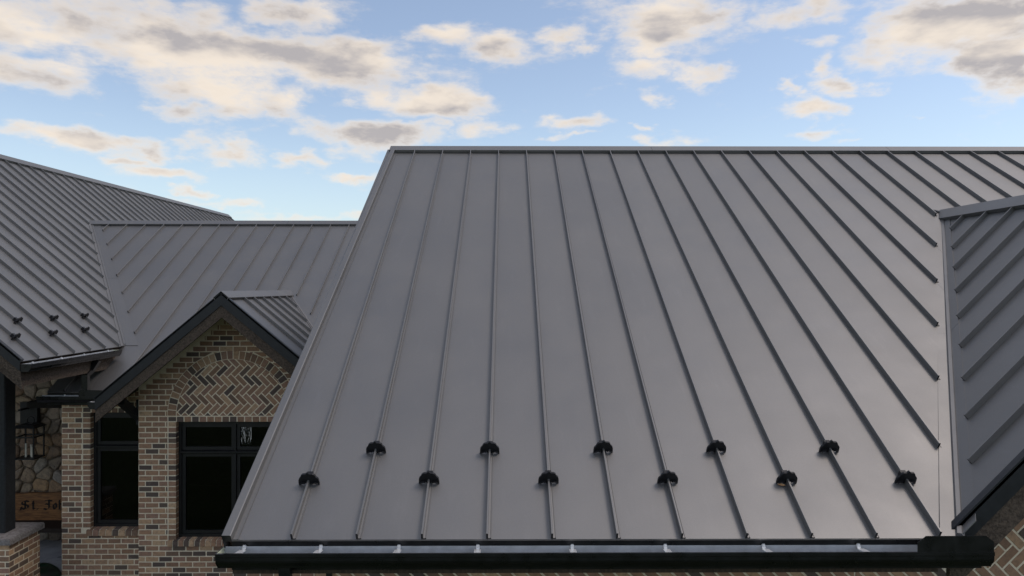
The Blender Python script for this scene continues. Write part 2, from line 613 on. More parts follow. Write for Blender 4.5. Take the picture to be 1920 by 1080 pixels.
c7, s7 = math.cos(math.atan(S7)), math.sin(math.atan(S7))
HE = G - 1.5715
# --- main roof (front slope)
P1 = Plane((0, 4.551, HE), (1, 0, 0), (0, c7, s7))
S1 = (10.75 - 4.551) / c7
xr0, xr1 = -1.765, -1.69          # the rake runs a little out of square
XV, YV = 2.84, 4.569              # foot of the valley
XT, YT = 5.285, 8.80              # head of the valley
sv0, sv1 = (YV - 4.551) / c7, (YT - 4.551) / c7
XE = 12.5
low1 = [(xr0, 0), (XV, 0), (XT, sv1), (2 * XT - XV, 0), (XE, 0)]
up1 = [(xr0, S1), (XE, S1)]
main_roof = deck('main_roof', P1, [(xr0 + .02, .02), (XV, .02), (XT, sv1), (2 * XT - XV, .02), (XE, .02), (XE, S1 - .02), (xr1 + .02, S1 - .02)], .12)
seams1 = [-1.345 + k * PW for k in range(40)]
dv = .125
slo1 = [(xr0, 0), (XV - dv, 0), (XT - .085, sv1), (XT + .085, sv1), (2 * XT - XV + dv, 0), (XE, 0)]
roof_plane(P1, low1, up1, seams1, main_roof, slo=slo1, shi=[(xr0, S1 - .02), (XE, S1 - .02)])
# back slope of the main roof
PB = Plane((0, 16.949, HE), (1, 0, 0), (0, -c7, s7))
m = MB(); m.poly([PB.p(xr0, 0), PB.p(XE, 0), PB.p(XE, S1), PB.p(xr0, S1)], PB.n * -.14)
m.build('rear_slope', 'roof_grey', main_roof)


def ridge_cap(A, B, nl, nr, dl, dr, roof, wing=.15, rise=.046, mats='roof_grey', joints=()):
    """inverted V over a ridge from A to B; dl/dr = unit vectors down each slope"""
    A, B = Vector(A), Vector(B)
    cuts = [0] + list(joints) + [1]
    for c0, c1 in zip(cuts, cuts[1:]):
        a, bq = A.lerp(B, c0), A.lerp(B, c1)
        e = (bq - a).normalized() * .002
        a, bq = a + e, bq - e
        up = Vector((0, 0, 1))
        top = rise / max(.3, nl.z)
        prof3 = [up * top, Vector(dl) * wing + nl * rise, Vector(dl) * wing + nl * .006, Vector(dl) * (wing - .006) + nl * .006,
                 Vector(dl) * (wing - .006) + nl * (rise - .004), up * (top - .005),
                 Vector(dr) * (wing - .006) + nr * (rise - .004), Vector(dr) * (wing - .006) + nr * .006, Vector(dr) * wing + nr * .006, Vector(dr) * wing + nr * rise]
        n = len(prof3)
        v = [a + q for q in prof3] + [bq + q for q in prof3]
        f = [(i, (i + 1) % n, n + (i + 1) % n, n + i) for i in range(n)] + [tuple(range(n))[::-1], tuple(range(n, 2 * n))]
        make('ridge_cap', v, f, mats, roof)


R1z = HE + s7 * S1
ridge_cap((xr1 - .03, 10.75, R1z), (XE, 10.75, R1z), P1.n, PB.n, -P1.s, -PB.s, main_roof, joints=(.27, .515, .76))

# rake trim of the main roof: a raised box along the edge, its outer face going down
ra, rb = P1.p(xr0, -.012), P1.p(xr1, S1 - .12)
m = MB()
m.prism([(-.006, -.17), (.0, -.17), (.0, -.0), (.052, .001), (.052, .047), (.047, .052), (-.001, .052), (-.006, .047)], ra, rb, P1.a, P1.n, 0, 1)
m.build('rake_trim', ['roof_grey', 'trim_dark'], main_roof)
m = MB()
m.prism([(.053, .001), (.053, .004), (.080, .003), (.082, .008), (.086, .008), (.087, .001)], ra + P1.s * .012, rb, P1.a, P1.n)
m.build('rake_cleat', 'roof_grey', main_roof)


def valley(PA, PBn, line, wa, wb, da, db, roof, rib=.016):
    """W-valley flashing along line (two 3D points); da/db unit vectors lying in each slope, away from the line"""
    A, B = Vector(line[0]), Vector(line[1])
    for (n, d, w0, w1, nm) in ((PA, da, wa[0], wa[1], 'valley_flashing'), (PBn, db, wb[0], wb[1], 'valley_flashing')):
        d = Vector(d)
        parts = ((0, .47), (.47, 1))
        for k, (t0, t1) in enumerate(parts):
            p0, p1 = A.lerp(B, t0), A.lerp(B, t1)
            q0, q1 = w0 + (w1 - w0) * t0, w0 + (w1 - w0) * t1
            h = .0075 + .0015 * k
            pts = [p0 + n * h, p0 + d * q0 + n * h, p1 + d * q1 + n * h, p1 + n * h]
            mm = MB(); mm.poly(pts, n * -.007)
            mm.build(nm, 'roof_grey', roof)
    e = (B - A).normalized()
    up = Vector((0, 0, 1))
    side = e.cross(up).normalized()
    mm = MB()
    mm.prism([(-.030, .003), (-.012, rib + .016), (.012, rib + .016), (.030, .003)], A, B, side, up)
    mm.build('valley_rib', 'roof_grey', roof)


# --- cross gable on the right (12/12)
r2 = math.sqrt(.5)
YF4 = 4.612
H4 = HE + (YV - 4.551) * S7 + .0   # height of the valley foot
P4 = Plane((XV, 0, H4), (0, 1, 0), (r2, 0, r2))          # left slope: a = depth, s = up right
if P4.n.x > 0:
    P4.n = -P4.n
L4 = (XT - XV) / r2
YF = YF4
low4 = [(YF, -.10), (YV + .0, 0), (YT, L4)]
low4 = [(YF, (YF - YV) / (YT - YV) * L4), (YT, L4)]
up4 = [(YF, L4), (YT, L4)]
cross_gable_roof = deck('cross_gable_roof', P4, [(YF + .02, .06), (YT, L4 - .01), (YF + .02, L4 - .02)], .10)
seams4 = [4.98 + k * PW for k in range(-1, 9)]
seams4 = [s for s in seams4 if s > YF + .1]
k4 = .115 / r2
slo4 = [(YF, low4[0][1] + k4), (YT, L4 + k4 * .8)]
roof_plane(P4, low4, up4, seams4, cross_gable_roof, slo=slo4, shi=[(YF, L4 - .03), (YT, L4 - .03)], flip=1)
P4r = Plane((2 * XT - XV, 0, H4), (0, 1, 0), (-r2, 0, r2))
m = MB(); m.poly([P4r.p(YF, low4[0][1]), P4r.p(YT, L4), P4r.p(YF, L4)], P4r.n * -.11)
m.build('right_slope', 'roof_grey', cross_gable_roof)
Z4 = H4 + (XT - XV)
ridge_cap((XT, YF - .03, Z4), (XT, YT + .05, Z4), P4.n, P4r.n, -P4.s, -P4r.s, cross_gable_roof, wing=.12, rise=.05)
vA, vB = Vector((XV, YV, H4)), Vector((XT, YT, Z4))
valley(P1.n, P4.n, (vA + Vector((0, -.02, -.01)), vB), (dv, .085), (.15, .12), (-1, 0, 0), P4.s, cross_gable_roof)
# apron tip above the valley head
m = MB(); m.poly([P1.p(XT - .06, sv1 + .02, .006), P1.p(XT + .02, sv1 - .02, .006), P1.p(XT + .02, sv1 + .012, .006), P1.p(XT - .10, sv1 + .085, .006)], P1.n * .012)
m.build('valley_flashing', 'trim_dark', cross_gable_roof)


def rake_set(apex, foot, front, black, wood, roof, back=.03, lap=.012, step=None):
    """black metal rake trim + wood fascia board below it along a gable edge (apex, foot on the roof surface at the gable's front)"""
    A, B = Vector(apex), Vector(foot)
    sgn = 1 if B.x > A.x else -1
    rise = .03
    y = front
    for (n0, n1, yy, th, nm, mt) in ((rise, -black, y, .012, 'rake_trim', 'trim_dark'), (-black + .012, -black - wood, y + .016, .04, 'fascia_board', 'rough_wood')):
        pts = [Vector((A.x, yy, A.z + n0)), Vector((B.x, yy, B.z + n0)), Vector((B.x, yy, B.z + n1)), Vector((A.x, yy, A.z + n1))]
        mm = MB(); mm.poly(pts, (0, th, 0)); mm.build(nm, mt, roof)
    # top flange of the metal trim lying on the roof edge
    d = (B - A).normalized()
    n = Vector((-d.z, 0, d.x)) if d.x > 0 else Vector((d.z, 0, -d.x))
    mm = MB()
    mm.prism([(0, .004), (0, .034), (.055, .034), (.06, .004)], A + Vector((0, front - A.y + .0, 0)), B + Vector((0, front - B.y, 0)), (0, 1, 0), n)
    mm.build('rake_trim', 'trim_dark', roof)


# right gable: left rake (seen) and right rake
foot = Vector((XV - .02, YF, H4 - .02))
rake_set((XT, YF, Z4), foot, YF - .012, .135, .225, cross_gable_roof)
rake_set((XT, YF, Z4), (2 * XT - XV + .02, YF, H4 - .02), YF - .012, .135, .225, cross_gable_roof)
# closure plate at the foot of the rake
m = MB(); m.poly([(XV + .02, YF - .016, H4 + .02), (XV + .16, YF - .016, H4 + .165), (XV + .11, YF - .016, H4 + .19), (XV + .12, YF - .016, H4 + .27), (XV + .17, YF - .016, H4 + .18)], (0, .02, 0))

# --- rear wing roof (7/12), behind the main roof
EY2 = 11.02
P2 = Plane((0, EY2, HE), (1, 0, 0), (0, c7, s7))
S2 = (16.19 - EY2) / c7
X5, Z5A = -4.055, G - .10               # small gable: ridge x and height of its surface at the ridge
T10 = 10 / 12
XA5, XB5 = X5 - (Z5A - HE) / T10, X5 + (Z5A - HE) / T10
s5 = (Z5A - HE) / s7                     # where the small gable's ridge dies into the wing roof
XE3, HE3 = -6.33, G - .955              # eave of the left roof
X2L = -6.95


def y2(z):
    return EY2 + (z - HE) / S7


# valley with the left roof: foot at its eave, head at the wing ridge
vf = Vector((XE3, y2(HE3), HE3))
zr2 = HE + S2 * s7
vh = Vector((XE3 - (zr2 - HE3) / T10, 16.19, zr2))
sf, sh = (vf.y - EY2) / c7, S2
low2 = [(vh.x, S2 - .001), (XE3 - .001, sf), (XE3, 0), (XA5, 0), (X5, s5), (XB5, 0), (3.0, 0)]
up2 = [(vh.x, S2), (3.0, S2)]
wing_roof = deck('wing_roof', P2, [(X2L, .02), (XA5, .02), (X5, s5), (XB5, .02), (3.0, .02), (3.0, S2 - .02), (vh.x + .05, S2 - .02), (XE3 - .02, sf + .02), (X2L, sf - .02)], .12)
sx0 = (211.6 - CX) / F * 16.16
seams2 = [sx0 + k * PW for k in range(-1, 30)]
slo2 = [(vh.x, S2), (vh.x + .10, S2 - .10), (XE3 + .16, sf), (XE3 + .17, 0), (XA5 - .12, 0), (X5, s5 + .16), (XB5 + .12, 0), (3.0, 0)]
slo2 = [(vh.x, S2), (vh.x + .185, S2), (XE3 + .225, sf), (XE3 + .226, 0), (XA5 - .175, 0), (X5, s5 + .17), (XB5 + .175, 0), (3.0, 0)]
roof_plane(P2, low2, up2, seams2, wing_roof, slo=slo2, shi=[(vh.x, S2 - .02), (3.0, S2 - .02)])
# strip of the wing roof running on under the left roof's eave
roof_plane(P2, [(X2L, 0), (XE3 - .003, 0)], [(X2L, sf + .55), (XE3 - .003, sf - .03)], [X2L + .27], wing_roof)
P2b = Plane((0, 2 * 16.19 - EY2, HE), (1, 0, 0), (0, -c7, s7))
m = MB(); m.poly([P2b.p(vh.x, 0), P2b.p(3.0, 0), P2b.p(3.0, S2), P2b.p(vh.x, S2)], P2b.n * -.14)
m.build('rear_slope', 'roof_grey', wing_roof)
ridge_cap((vh.x - .05, 16.19, zr2), (3.0, 16.19, zr2), P2.n, P2b.n, -P2.s, -P2b.s, wing_roof, joints=(.36, .7))

# --- left roof (10/12), ridge running away from the camera
c10, s10 = math.cos(math.atan(T10)), math.sin(math.atan(T10))
YF3, YB3 = 9.50, 28.3
XR3 = -10.83
S3 = (XE3 - XR3) / c10
P3 = Plane((XE3, 0, HE3), (0, 1, 0), (-c10, 0, s10))
L3v = (vh.x - XE3) / -c10
low3 = [(YF3, 0), (vf.y, 0), (16.19, L3v), (2 * 16.19 - vf.y, 0), (YB3, 0)]
up3 = [(YF3, S3), (YB3, S3)]
left_roof = deck('left_roof', P3, [(YF3 + .02, .02), (vf.y, .02), (16.19, L3v), (2 * 16.19 - vf.y, .02), (YB3 - .02, .02), (YB3 - .02, S3 - .02), (YF3 + .02, S3 - .02)], .10)
zse = (74.9 - CX) / F
y30 = XE3 / zse
seams3 = [y30 + k * PW for k in range(0, 47)]
slo3 = [(YF3, 0), (vf.y - .12, 0), (16.19 - .14, L3v), (16.19 + .16, L3v), (2 * 16.19 - vf.y + .13, 0), (YB3, 0)]
roof_plane(P3, low3, up3, seams3, left_roof, slo=slo3, shi=[(YF3, S3 - .02), (YB3, S3 - .02)], flip=1)
XL3 = 2 * XR3 - XE3
P3l = Plane((XL3, 0, HE3), (0, 1, 0), (c10, 0, s10))
m = MB(); m.poly([P3l.p(YF3, 0), P3l.p(YB3, 0), P3l.p(YB3, S3), P3l.p(YF3, S3)], P3l.n * -.11)
m.build('left_slope', 'roof_grey', left_roof)
ZR3 = HE3 + S3 * s10
ridge_cap((XR3, YF3 - .02, ZR3), (XR3, YB3 + .02, ZR3), P3.n, P3l.n, -P3.s, -P3l.s, left_roof, wing=.15, rise=.05, joints=(.2, .45, .7))
valley(P2.n, P3.n, (vf, vh), (.22, .18), (.12, .14), (1, 0, 0), (0, -1, 0), left_roof)
rake_set((XR3, YF3, ZR3), (XE3, YF3, HE3), YF3 - .012, .125, .13, left_roof)
rake_set((XR3, YF3, ZR3), (XL3, YF3, HE3), YF3 - .012, .125, .13, left_roof)
m = MB(); m.poly([(XR3, YF3 + .03, ZR3 - .24), (XE3 + .0, YF3 + .03, HE3 - .24), (XE3 + .0, YF3 + .03, HE3 - .37), (XR3, YF3 + .03, ZR3 - .37)], (0, .04, 0))
m.build('fascia_board', 'rough_wood', left_roof)
# far gable trim
m = MB(); m.poly([(XR3, YB3, ZR3 + .03), (XE3, YB3, HE3 + .03), (XE3, YB3, HE3 - .2), (XR3, YB3, ZR3 - .2)], (0, .03, 0))
m.build('rake_trim', 'trim_dark', left_roof)

# --- small front gable (10/12)
YF5 = 10.35
P5 = Plane((XB5, 0, HE), (0, 1, 0), (-c10, 0, s10))      # right slope
P5l = Plane((XA5, 0, HE), (0, 1, 0), (c10, 0, s10))
S5 = (XB5 - X5) / c10
Y5 = y2(Z5A)
low5 = [(YF5, 0), (EY2, 0), (Y5, S5)]
up5 = [(YF5, S5), (Y5, S5)]
small_gable_roof = deck('small_gable_roof', P5, [(YF5 + .02, .02), (EY2, .02), (Y5, S5 - .01), (YF5 + .02, S5 - .02)], .09)
seams5 = [10.96 + k * .4055 for k in range(0, 7)]
slo5 = [(YF5, 0), (EY2 - .12, 0), (Y5 - .13, S5), (Y5, S5 + .2)]
roof_plane(P5, low5, up5, seams5, small_gable_roof, slo=slo5, shi=[(YF5, S5 - .03), (Y5, S5 - .03)], flip=1)
m = MB(); m.poly([P5l.p(YF5, 0), P5l.p(EY2, 0), P5l.p(Y5, S5), P5l.p(YF5, S5)], P5l.n * -.10)
m.build('left_slope', 'roof_grey', small_gable_roof)
ridge_cap((X5, YF5 - .02, Z5A), (X5, Y5 + .05, Z5A), P5.n, P5l.n, -P5.s, -P5l.s, small_gable_roof, wing=.11, rise=.045)
valley(P2.n, P5.n, ((XB5, EY2, HE), (X5, Y5, Z5A)), (.17, .17), (.10, .10), (1, 0, 0), (0, -1, 0), small_gable_roof)
rake_set((X5, YF5, Z5A), (XB5 + .02, YF5, HE - .016), YF5 - .012, .145, .175, small_gable_roof)
rake_set((X5, YF5, Z5A), (XA5 - .02, YF5, HE - .016), YF5 - .012, .145, .175, small_gable_roof)

# ------------------------------------------------------------------ snow guards
GO = [(305, 725), (305, 640), (318, 530), (352, 478), (405, 436), (432, 372), (478, 330), (530, 306), (640, 302), (684, 268), (712, 244), (742, 240), (768, 266),
      (806, 298), (920, 304), (972, 326), (1006, 356), (1036, 424), (1092, 462), (1128, 510), (1144, 580), (1150, 725), (1085, 718), (1030, 672), (940, 640), (858, 655), (815, 700),
      (790, 725), (660, 725), (636, 690), (590, 650), (500, 640), (420, 668), (365, 712)]
GO = [((x - 728) * .000165, (725 - y) * .000165 / .74) for x, y in GO]


def guard_mesh():
    m = MB()
    m.prism(GO, (0, 0, 0), (0, .014, 0), (1, 0, 0), (0, 0, 1))
    # foot clamped on the seam, lips under each wing
    m.prism([(-.020, .0), (.020, .0), (.020, .050), (-.020, .050)], (0, .014, 0), (0, .075, 0), (1, 0, 0), (0, 0, 1))
    for sx in (-1, 1):
        arc = [(sx * .060, .010), (sx * .048, .019), (sx * .036, .022), (sx * .022, .019)]
        prof = arc + [(x, z + .007) for x, z in reversed(arc)]
        m.prism(prof, (0, -.014, 0), (0, .001, 0), (1, 0, 0), (0, 0, 1))
    me = bpy.data.meshes.new('snow_guard')
    me.from_pydata(m.v, [], m.f)
    me.materials.append(MATS['guard_black'])
    bm = bmesh.new(); bm.from_mesh(me); bmesh.ops.recalc_face_normals(bm, faces=bm.faces)
    bm.to_mesh(me); bm.free()
    return me


GM = guard_mesh()


def guard(P, a, s, roof, flip=1):
    o = bpy.data.objects.new('snow_guard', GM)
    COL.objects.link(o)
    o.parent = roof
    R = Matrix((P.a * flip, P.s, P.n)).transposed().to_4x4()
    if R.determinant() < 0:
        R = Matrix((-P.a * flip, P.s, P.n)).transposed().to_4x4()
    jr = random.Random(int(a * 1000) + int(s * 100))
    R = R @ Matrix.Rotation(jr.uniform(-.035, .035), 4, 'Z')
    org = P.p(a, s + jr.uniform(-.006, .006), .002)
    o.matrix_basis = Matrix.Translation(org - WL[roof.name]) @ R


sl, su = (4.954 - 4.551) / c7, (5.214 - 4.551) / c7
for k in range(11):
    guard(P1, seams1[k] + .001, sl if k % 2 == 0 else su, main_roof)
for k in range(6):
    a = seams3[k]
    guard(P3, a, .40 if k % 2 == 0 else .72, left_roof)
for k, a in enumerate([s for s in seams2 if XE3 + .3 < s < XA5 - .1]):
    guard(P2, a, sl if k % 2 == 0 else su, wing_roof)

# ------------------------------------------------------------------ gutters
KOUT = [(0, 0), (0, -.100), (.098, -.100), (.104, -.086), (.116, -.072), (.128, -.058), (.131, -.046), (.131, -.024), (.137, -.020), (.137, 0), (.122, 0), (.122, -.008)]


def gutter(name, A, B, outv, parent, caps=(True, True), hangers=(), ext=.0025):
    """A->B along the eave at the top of its back edge; outv points away from the roof"""
    A, B, outv = Vector(A), Vector(B), Vector(outv)
    up = Vector((0, 0, 1))
    inn = [(.004, 0), (.004, -.096), (.096, -.096), (.101, -.084), (.113, -.069), (.124, -.056), (.127, -.044), (.127, -.022), (.132, -.018), (.132, -.004), (.126, -.004)]
    m = MB()
    n = len(KOUT)
    prof = KOUT + inn[::-1]
    b0 = len(m.v); k = len(prof)
    m.v += [A + outv * a + up * c for a, c in prof] + [B + outv * a + up * c for a, c in prof]
    for i in range(k):
        j = (i + 1) % k
        m.f.append((i, j, k + j, k + i)); m.m.append(0 if i < n - 1 else 1)
    m.f.append(tuple(range(k))[::-1]); m.m.append(0)
    m.f.append(tuple(range(k, 2 * k))); m.m.append(0)
    gt = m.build(name, ['gutter_black', 'gutter_inside'], parent)
    d = (B - A).normalized()
    for on, P, s in ((caps[0], A, -1), (caps[1], B, 1)):
        if on:
            mm = MB()
            pr = [(-.001, .001)] + [(a + (.002 if a > .01 else 0), c - (.002 if c < -.01 else 0)) for a, c in KOUT[1:9]] + [(.139, .001)]
            mm.prism(pr, P, P + d * s * .003, outv, up)
            mm.build('end_cap', 'gutter_black', gt)
            mm = MB()
            mm.prism([(.005, -.002), (.005, -.094), (.095, -.094), (.122, -.056), (.126, -.02), (.126, -.002)], P - d * s * .001, P - d * s * .003, outv, up)
            mm.build('end_cap_lining', 'primer', gt)
    for t in hangers:
        Pm = A + d * t
        mm = MB()
        mm.prism([(.006, .006), (.02, -.010), (.06, -.016), (.119, -.010), (.119, -.013), (.06, -.020), (.02, -.015), (.004, -.004)], Pm - d * .011, Pm + d * .011, outv, up)
        mm.prism([(.040, -.009), (.120, .000), (.120, -.006), (.040, -.014)], Pm - d * .021, Pm + d * .021, outv, up)
        mm.prism([(.004, -.008), (.018, -.008), (.018, .012), (.004, .012)], Pm - d * .008, Pm + d * .008, outv, up)
        mm.build('gutter_hanger', 'steel', gt)
    return gt


zt = G - 1.620
ga, gb = Vector((-1.775, 4.575, zt)), Vector((2.985, 4.575, zt))
hx = [(p - CX) / F * 4.56 - ga.x for p in (459, 602, 748, 896, 1073, 1248, 1433, 1612)]
main_gutter = gutter('gutter', ga, gb, (0, -1, 0), house, hangers=hx)
# drip edge / fascia behind it
m = MB(); m.box(-1.73, 3.0, 4.58, 4.605, HE - .20, HE - .019); m.build('fascia_board', 'gutter_black', house)
# splash guard at the foot of the valley
fy = 4.575 - .1345
x0, x1 = 2.515, 2.985
m = MB(); m.poly([(x0, fy, zt - .004), (x1, fy, zt - .004), (x1, fy, zt + .062), (x1 - .047, fy, zt + .100), (x0 + .052, fy, zt + .100), (x0, fy, zt + .060)], (0, .003, 0))
m.build('splash_guard', 'gutter_black', main_gutter)
# left roof gutter
g3a, g3b = Vector((XE3 + .005, YF3 + .0, HE3 - .035)), Vector((XE3 + .005, 11.72, HE3 - .035))
left_gutter = gutter('gutter', g3a, g3b, (1, 0, 0), house, hangers=(.22, .85, 1.4, 2.05))
m = MB(); m.box(XE3 - .035, XE3 - .001, YF3 + .05, 11.9, HE3 - .33, HE3 - .04); m.build('fascia_board', 'rough_wood', house)
# wing gutter, its splash guard, small gable gutter
g2a, g2b = Vector((-7.03, EY2 + .02, zt)), Vector((XA5 - .06, EY2 + .02, zt))
wing_gutter = gutter('gutter', g2a, g2b, (0, -1, 0), house, hangers=(.35, .62))
fy = EY2 + .02 - .1345
m = MB(); m.poly([(-6.40, fy, zt - .004), (XA5 - .06, fy, zt - .004), (XA5 - .06, fy, zt + .085), (-6.36, fy, zt + .10), (-6.40, fy, zt + .07)], (0, .003, 0))
m.build('splash_guard', 'gutter_black', wing_gutter)
m = MB(); m.box(-6.95, XA5, EY2 + .025, EY2 + .05, HE - .2, HE - .019); m.build('fascia_board', 'gutter_black', house)
gutter('gutter', (XA5 - .005, YF5 + .02, HE - .05), (XA5 - .005, EY2 - .13, HE - .05), (-1, 0, 0), house, hangers=(.05,))


def pipe(name, pts, w, dpt, material='gutter_black'):
    m = MB()
    for p, q in zip(pts, pts[1:]):
        p, q = Vector(p), Vector(q)
        e = (q - p).normalized()
        U = Vector((1, 0, 0)) if abs(e.x) < .9 else Vector((0, 1, 0))
        V = e.cross(U).normalized()
        U = V.cross(e).normalized()
        prof = [(-w / 2, -dpt / 2 + .008), (-w / 2 + .008, -dpt / 2), (-w / 6, -dpt / 2), (-w / 6 + .004, -dpt / 2 + .004), (w / 6 - .004, -dpt / 2 + .004), (w / 6, -dpt / 2), (w / 2 - .008, -dpt / 2), (w / 2, -dpt / 2 + .008), (w / 2, dpt / 2), (-w / 2, dpt / 2)]
        m.prism(prof, p - e * .01, q + e * .01, U, V)
    return m.build(name, material, house)


# downspouts: left roof down to the wing gutter, main gutter down to the wall
xd = (169.7 - CX) / F * 11.1
pipe('downspout', [(-6.255, 11.15, HE3 - .15), (xd + .02, 11.12, HE3 - .30), (xd, 11.02, HE3 - .36), (xd, 11.02, zt - .02)], .088, .07)
xd = (536.5 - CX) / F * 4.53
pipe('downspout', [(xd, 4.53, zt - .098), (xd, 4.53, zt - .42), (xd + .06, 5.60, zt - .85), (xd + .06, 5.60, .12)], .07, .06)

# ------------------------------------------------------------------ brickwork
BL, BH, MJ = .2032, .0813, .0165
BR = []        # (polygon 3D front pts, normal, depth, wall object, kind, priority)


class Wall:
    def __init__(self, O, u, v):
        self.O, self.u, self.v = Vector(O), Vector(u), Vector(v)
        self.n = self.u.cross(self.v).normalized()

    def p(self, a, b, h=0.0):
        return self.O + self.u * a + self.v * b + self.n * h


def clip_convex(poly, clip):
    def side(p, a, b):
        return (b[0] - a[0]) * (p[1] - a[1]) - (b[1] - a[1]) * (p[0] - a[0])
    out = poly
    for i in range(len(clip)):
        a, b2 = clip[i], clip[(i + 1) % len(clip)]
        src, out = out, []
        for j in range(len(src)):
            p, q = src[j], src[(j + 1) % len(src)]
            sp, sq = side(p, a, b2), side(q, a, b2)
            if sp >= 0:
                out.append(p)
            if (sp >= 0) != (sq >= 0):
                t = sp / (sp - sq)
                out.append((p[0] + (q[0] - p[0]) * t, p[1] + (q[1] - p[1]) * t))
        if len(out) < 3:
            return []
    return out


def area(p):
    return abs(sum(p[i][0] * p[(i + 1) % len(p)][1] - p[(i + 1) % len(p)][0] * p[i][1] for i in range(len(p)))) / 2


def dedupe(p, e=.004):
    q = []
    for r in p:
        if not q or math.hypot(r[0] - q[-1][0], r[1] - q[-1][1]) > e:
            q.append(r)
    if len(q) > 1 and math.hypot(q[0][0] - q[-1][0], q[0][1] - q[-1][1]) <= e:
        q.pop()
    return q


def brick(wl, poly, owner, kind='brick', depth=.0045, back=.004, jit=.0016):
    poly = dedupe(poly)
    if len(poly) < 3 or area(poly) < .00025:
        return
    if sum(poly[i][0] * poly[(i + 1) % len(poly)][1] - poly[(i + 1) % len(poly)][0] * poly[i][1] for i in range(len(poly))) < 0:
        poly = poly[::-1]
    poly = [(a + random.uniform(-jit, jit), b2 + random.uniform(-jit, jit)) for a, b2 in poly]
    BR.append((wl, poly, owner, kind, depth + random.uniform(-.002, .0025), back))


def running_bond(wl, u0, u1, v0, v1, owner, spans=None, offset=0.0, kind='brick', first=0):
    """courses from v0 up; spans(vlo, vhi) -> list of ((ulo_bottom, ulo_top), (uhi_bottom, uhi_top))"""
    r = first
    v = v0
    while v + BH * .6 <= v1 + 1e-6:
        lo, hi = v + MJ / 2, v + BH - MJ / 2
        for (l0, l1), (h0, h1) in (spans(lo, hi) if spans else [((u0, u0), (u1, u1))]):
            st = min(l0, l1)
            k0 = math.floor((st - u0 - offset - (BL / 2 if r % 2 else 0)) / BL)
            u = u0 + offset + (BL / 2 if r % 2 else 0) + k0 * BL
            while u < max(h0, h1):
                a0, a1 = u + MJ / 2, u + BL - MJ / 2
                q = [(max(a0, l0), lo), (min(a1, h0), lo), (min(a1, h1), hi), (max(a0, l1), hi)]
                if q[1][0] - q[0][0] > .012 and q[2][0] - q[3][0] > .012:
                    brick(wl, q, owner, kind)
                elif (q[1][0] - q[0][0] > .02) != (q[2][0] - q[3][0] > .02):
                    if q[1][0] - q[0][0] > .02:
                        q = [q[0], q[1], ((q[0][0] + q[1][0]) / 2, hi)]
                    else:
                        q = [((q[2][0] + q[3][0]) / 2, lo), q[2], q[3]]
                    brick(wl, q, owner, kind)
                u += BL
        v += BH
        r += 1


def herringbone(wl, clip, owner, u0, v0, kind='brick'):
    us, vs = [p[0] for p in clip], [p[1] for p in clip]
    L, Wd = BL, BH
    R = math.sqrt(.5)

    def emit(x0, x1, y0, y1):
        h = MJ / 2
        q = [(x0 + h, y0 + h), (x1 - h, y0 + h), (x1 - h, y1 - h), (x0 + h, y1 - h)]
        q = [(u0 + (x + y) * R, v0 + (y - x) * R) for x, y in q]
        if max(p[0] for p in q) < min(us) or min(p[0] for p in q) > max(us) or max(p[1] for p in q) < min(vs) or min(p[1] for p in q) > max(vs):
            return
        q = clip_convex(q, clip)
        if q:
            brick(wl, q, owner, kind)
    per = Wd / R
    u0 += round(((max(us) + min(us)) / 2 - u0) / per) * per
    v0 += round(((max(vs) + min(vs)) / 2 - v0) / (2 * L * R)) * 2 * L * R
    nr = int((max(vs) - min(vs)) / (L * R) / 2) + 3
    nk = int((max(us) - min(us)) / (Wd / R)) + 6
    for j in range(-nr, nr + 1):
        for k in range(-nk, nk + 1):
            ox, oy = j * L, -j * L
            emit(k * Wd + ox, k * Wd + L + ox, k * Wd + oy, (k + 1) * Wd + oy)
            emit(k * Wd + L + ox, (k + 1) * Wd + L + ox, (k + 1) * Wd - L + oy, (k + 1) * Wd + oy)


# --- small gable front wall (Y = 11.01)
YW5 = 11.01
XL5, XR5 = -5.56, -2.62
WX0, WX1 = -5.0, -3.272            # window opening
WZ0, WZ1 = G - 3.80, G - 2.018
XC = (WX0 + WX1) / 2
RI, RO = (WX1 - WX0) / 2, (WX1 - WX0) / 2 + .118
VC = WZ1 + BH + .005               # springing of the arch
gable_wall = MB()
TH = .24
hw = lambda x: Z5A - .14 - T10 * abs(x - X5)
gx = [XL5, WX0, WX1, XR5]
gable_wall.poly([(XL5, YW5, 0), (WX0, YW5, 0), (WX0, YW5, hw(WX0)), (XL5, YW5, hw(XL5))], (0, TH, 0))
gable_wall.poly([(WX1, YW5, 0), (XR5, YW5, 0), (XR5, YW5, hw(XR5)), (WX1, YW5, hw(WX1))], (0, TH, 0))
gable_wall.poly([(WX0 + .0005, YW5, 0), (WX1 - .0005, YW5, 0), (WX1 - .0005, YW5, WZ0), (WX0 + .0005, YW5, WZ0)], (0, TH, 0))
gable_wall.poly([(WX0 + .0005, YW5, WZ1), (WX1 - .0005, YW5, WZ1), (WX1 - .0005, YW5, hw(WX1)), (X5, YW5, hw(X5)), (WX0 + .0005, YW5, hw(WX0))], (0, TH, 0))
gable_wall = gable_wall.build('gable_wall', 'mortar', house)
wA = Wall((0, YW5, 0), (1, 0, 0), (0, 0, 1))
assert wA.n.y < 0


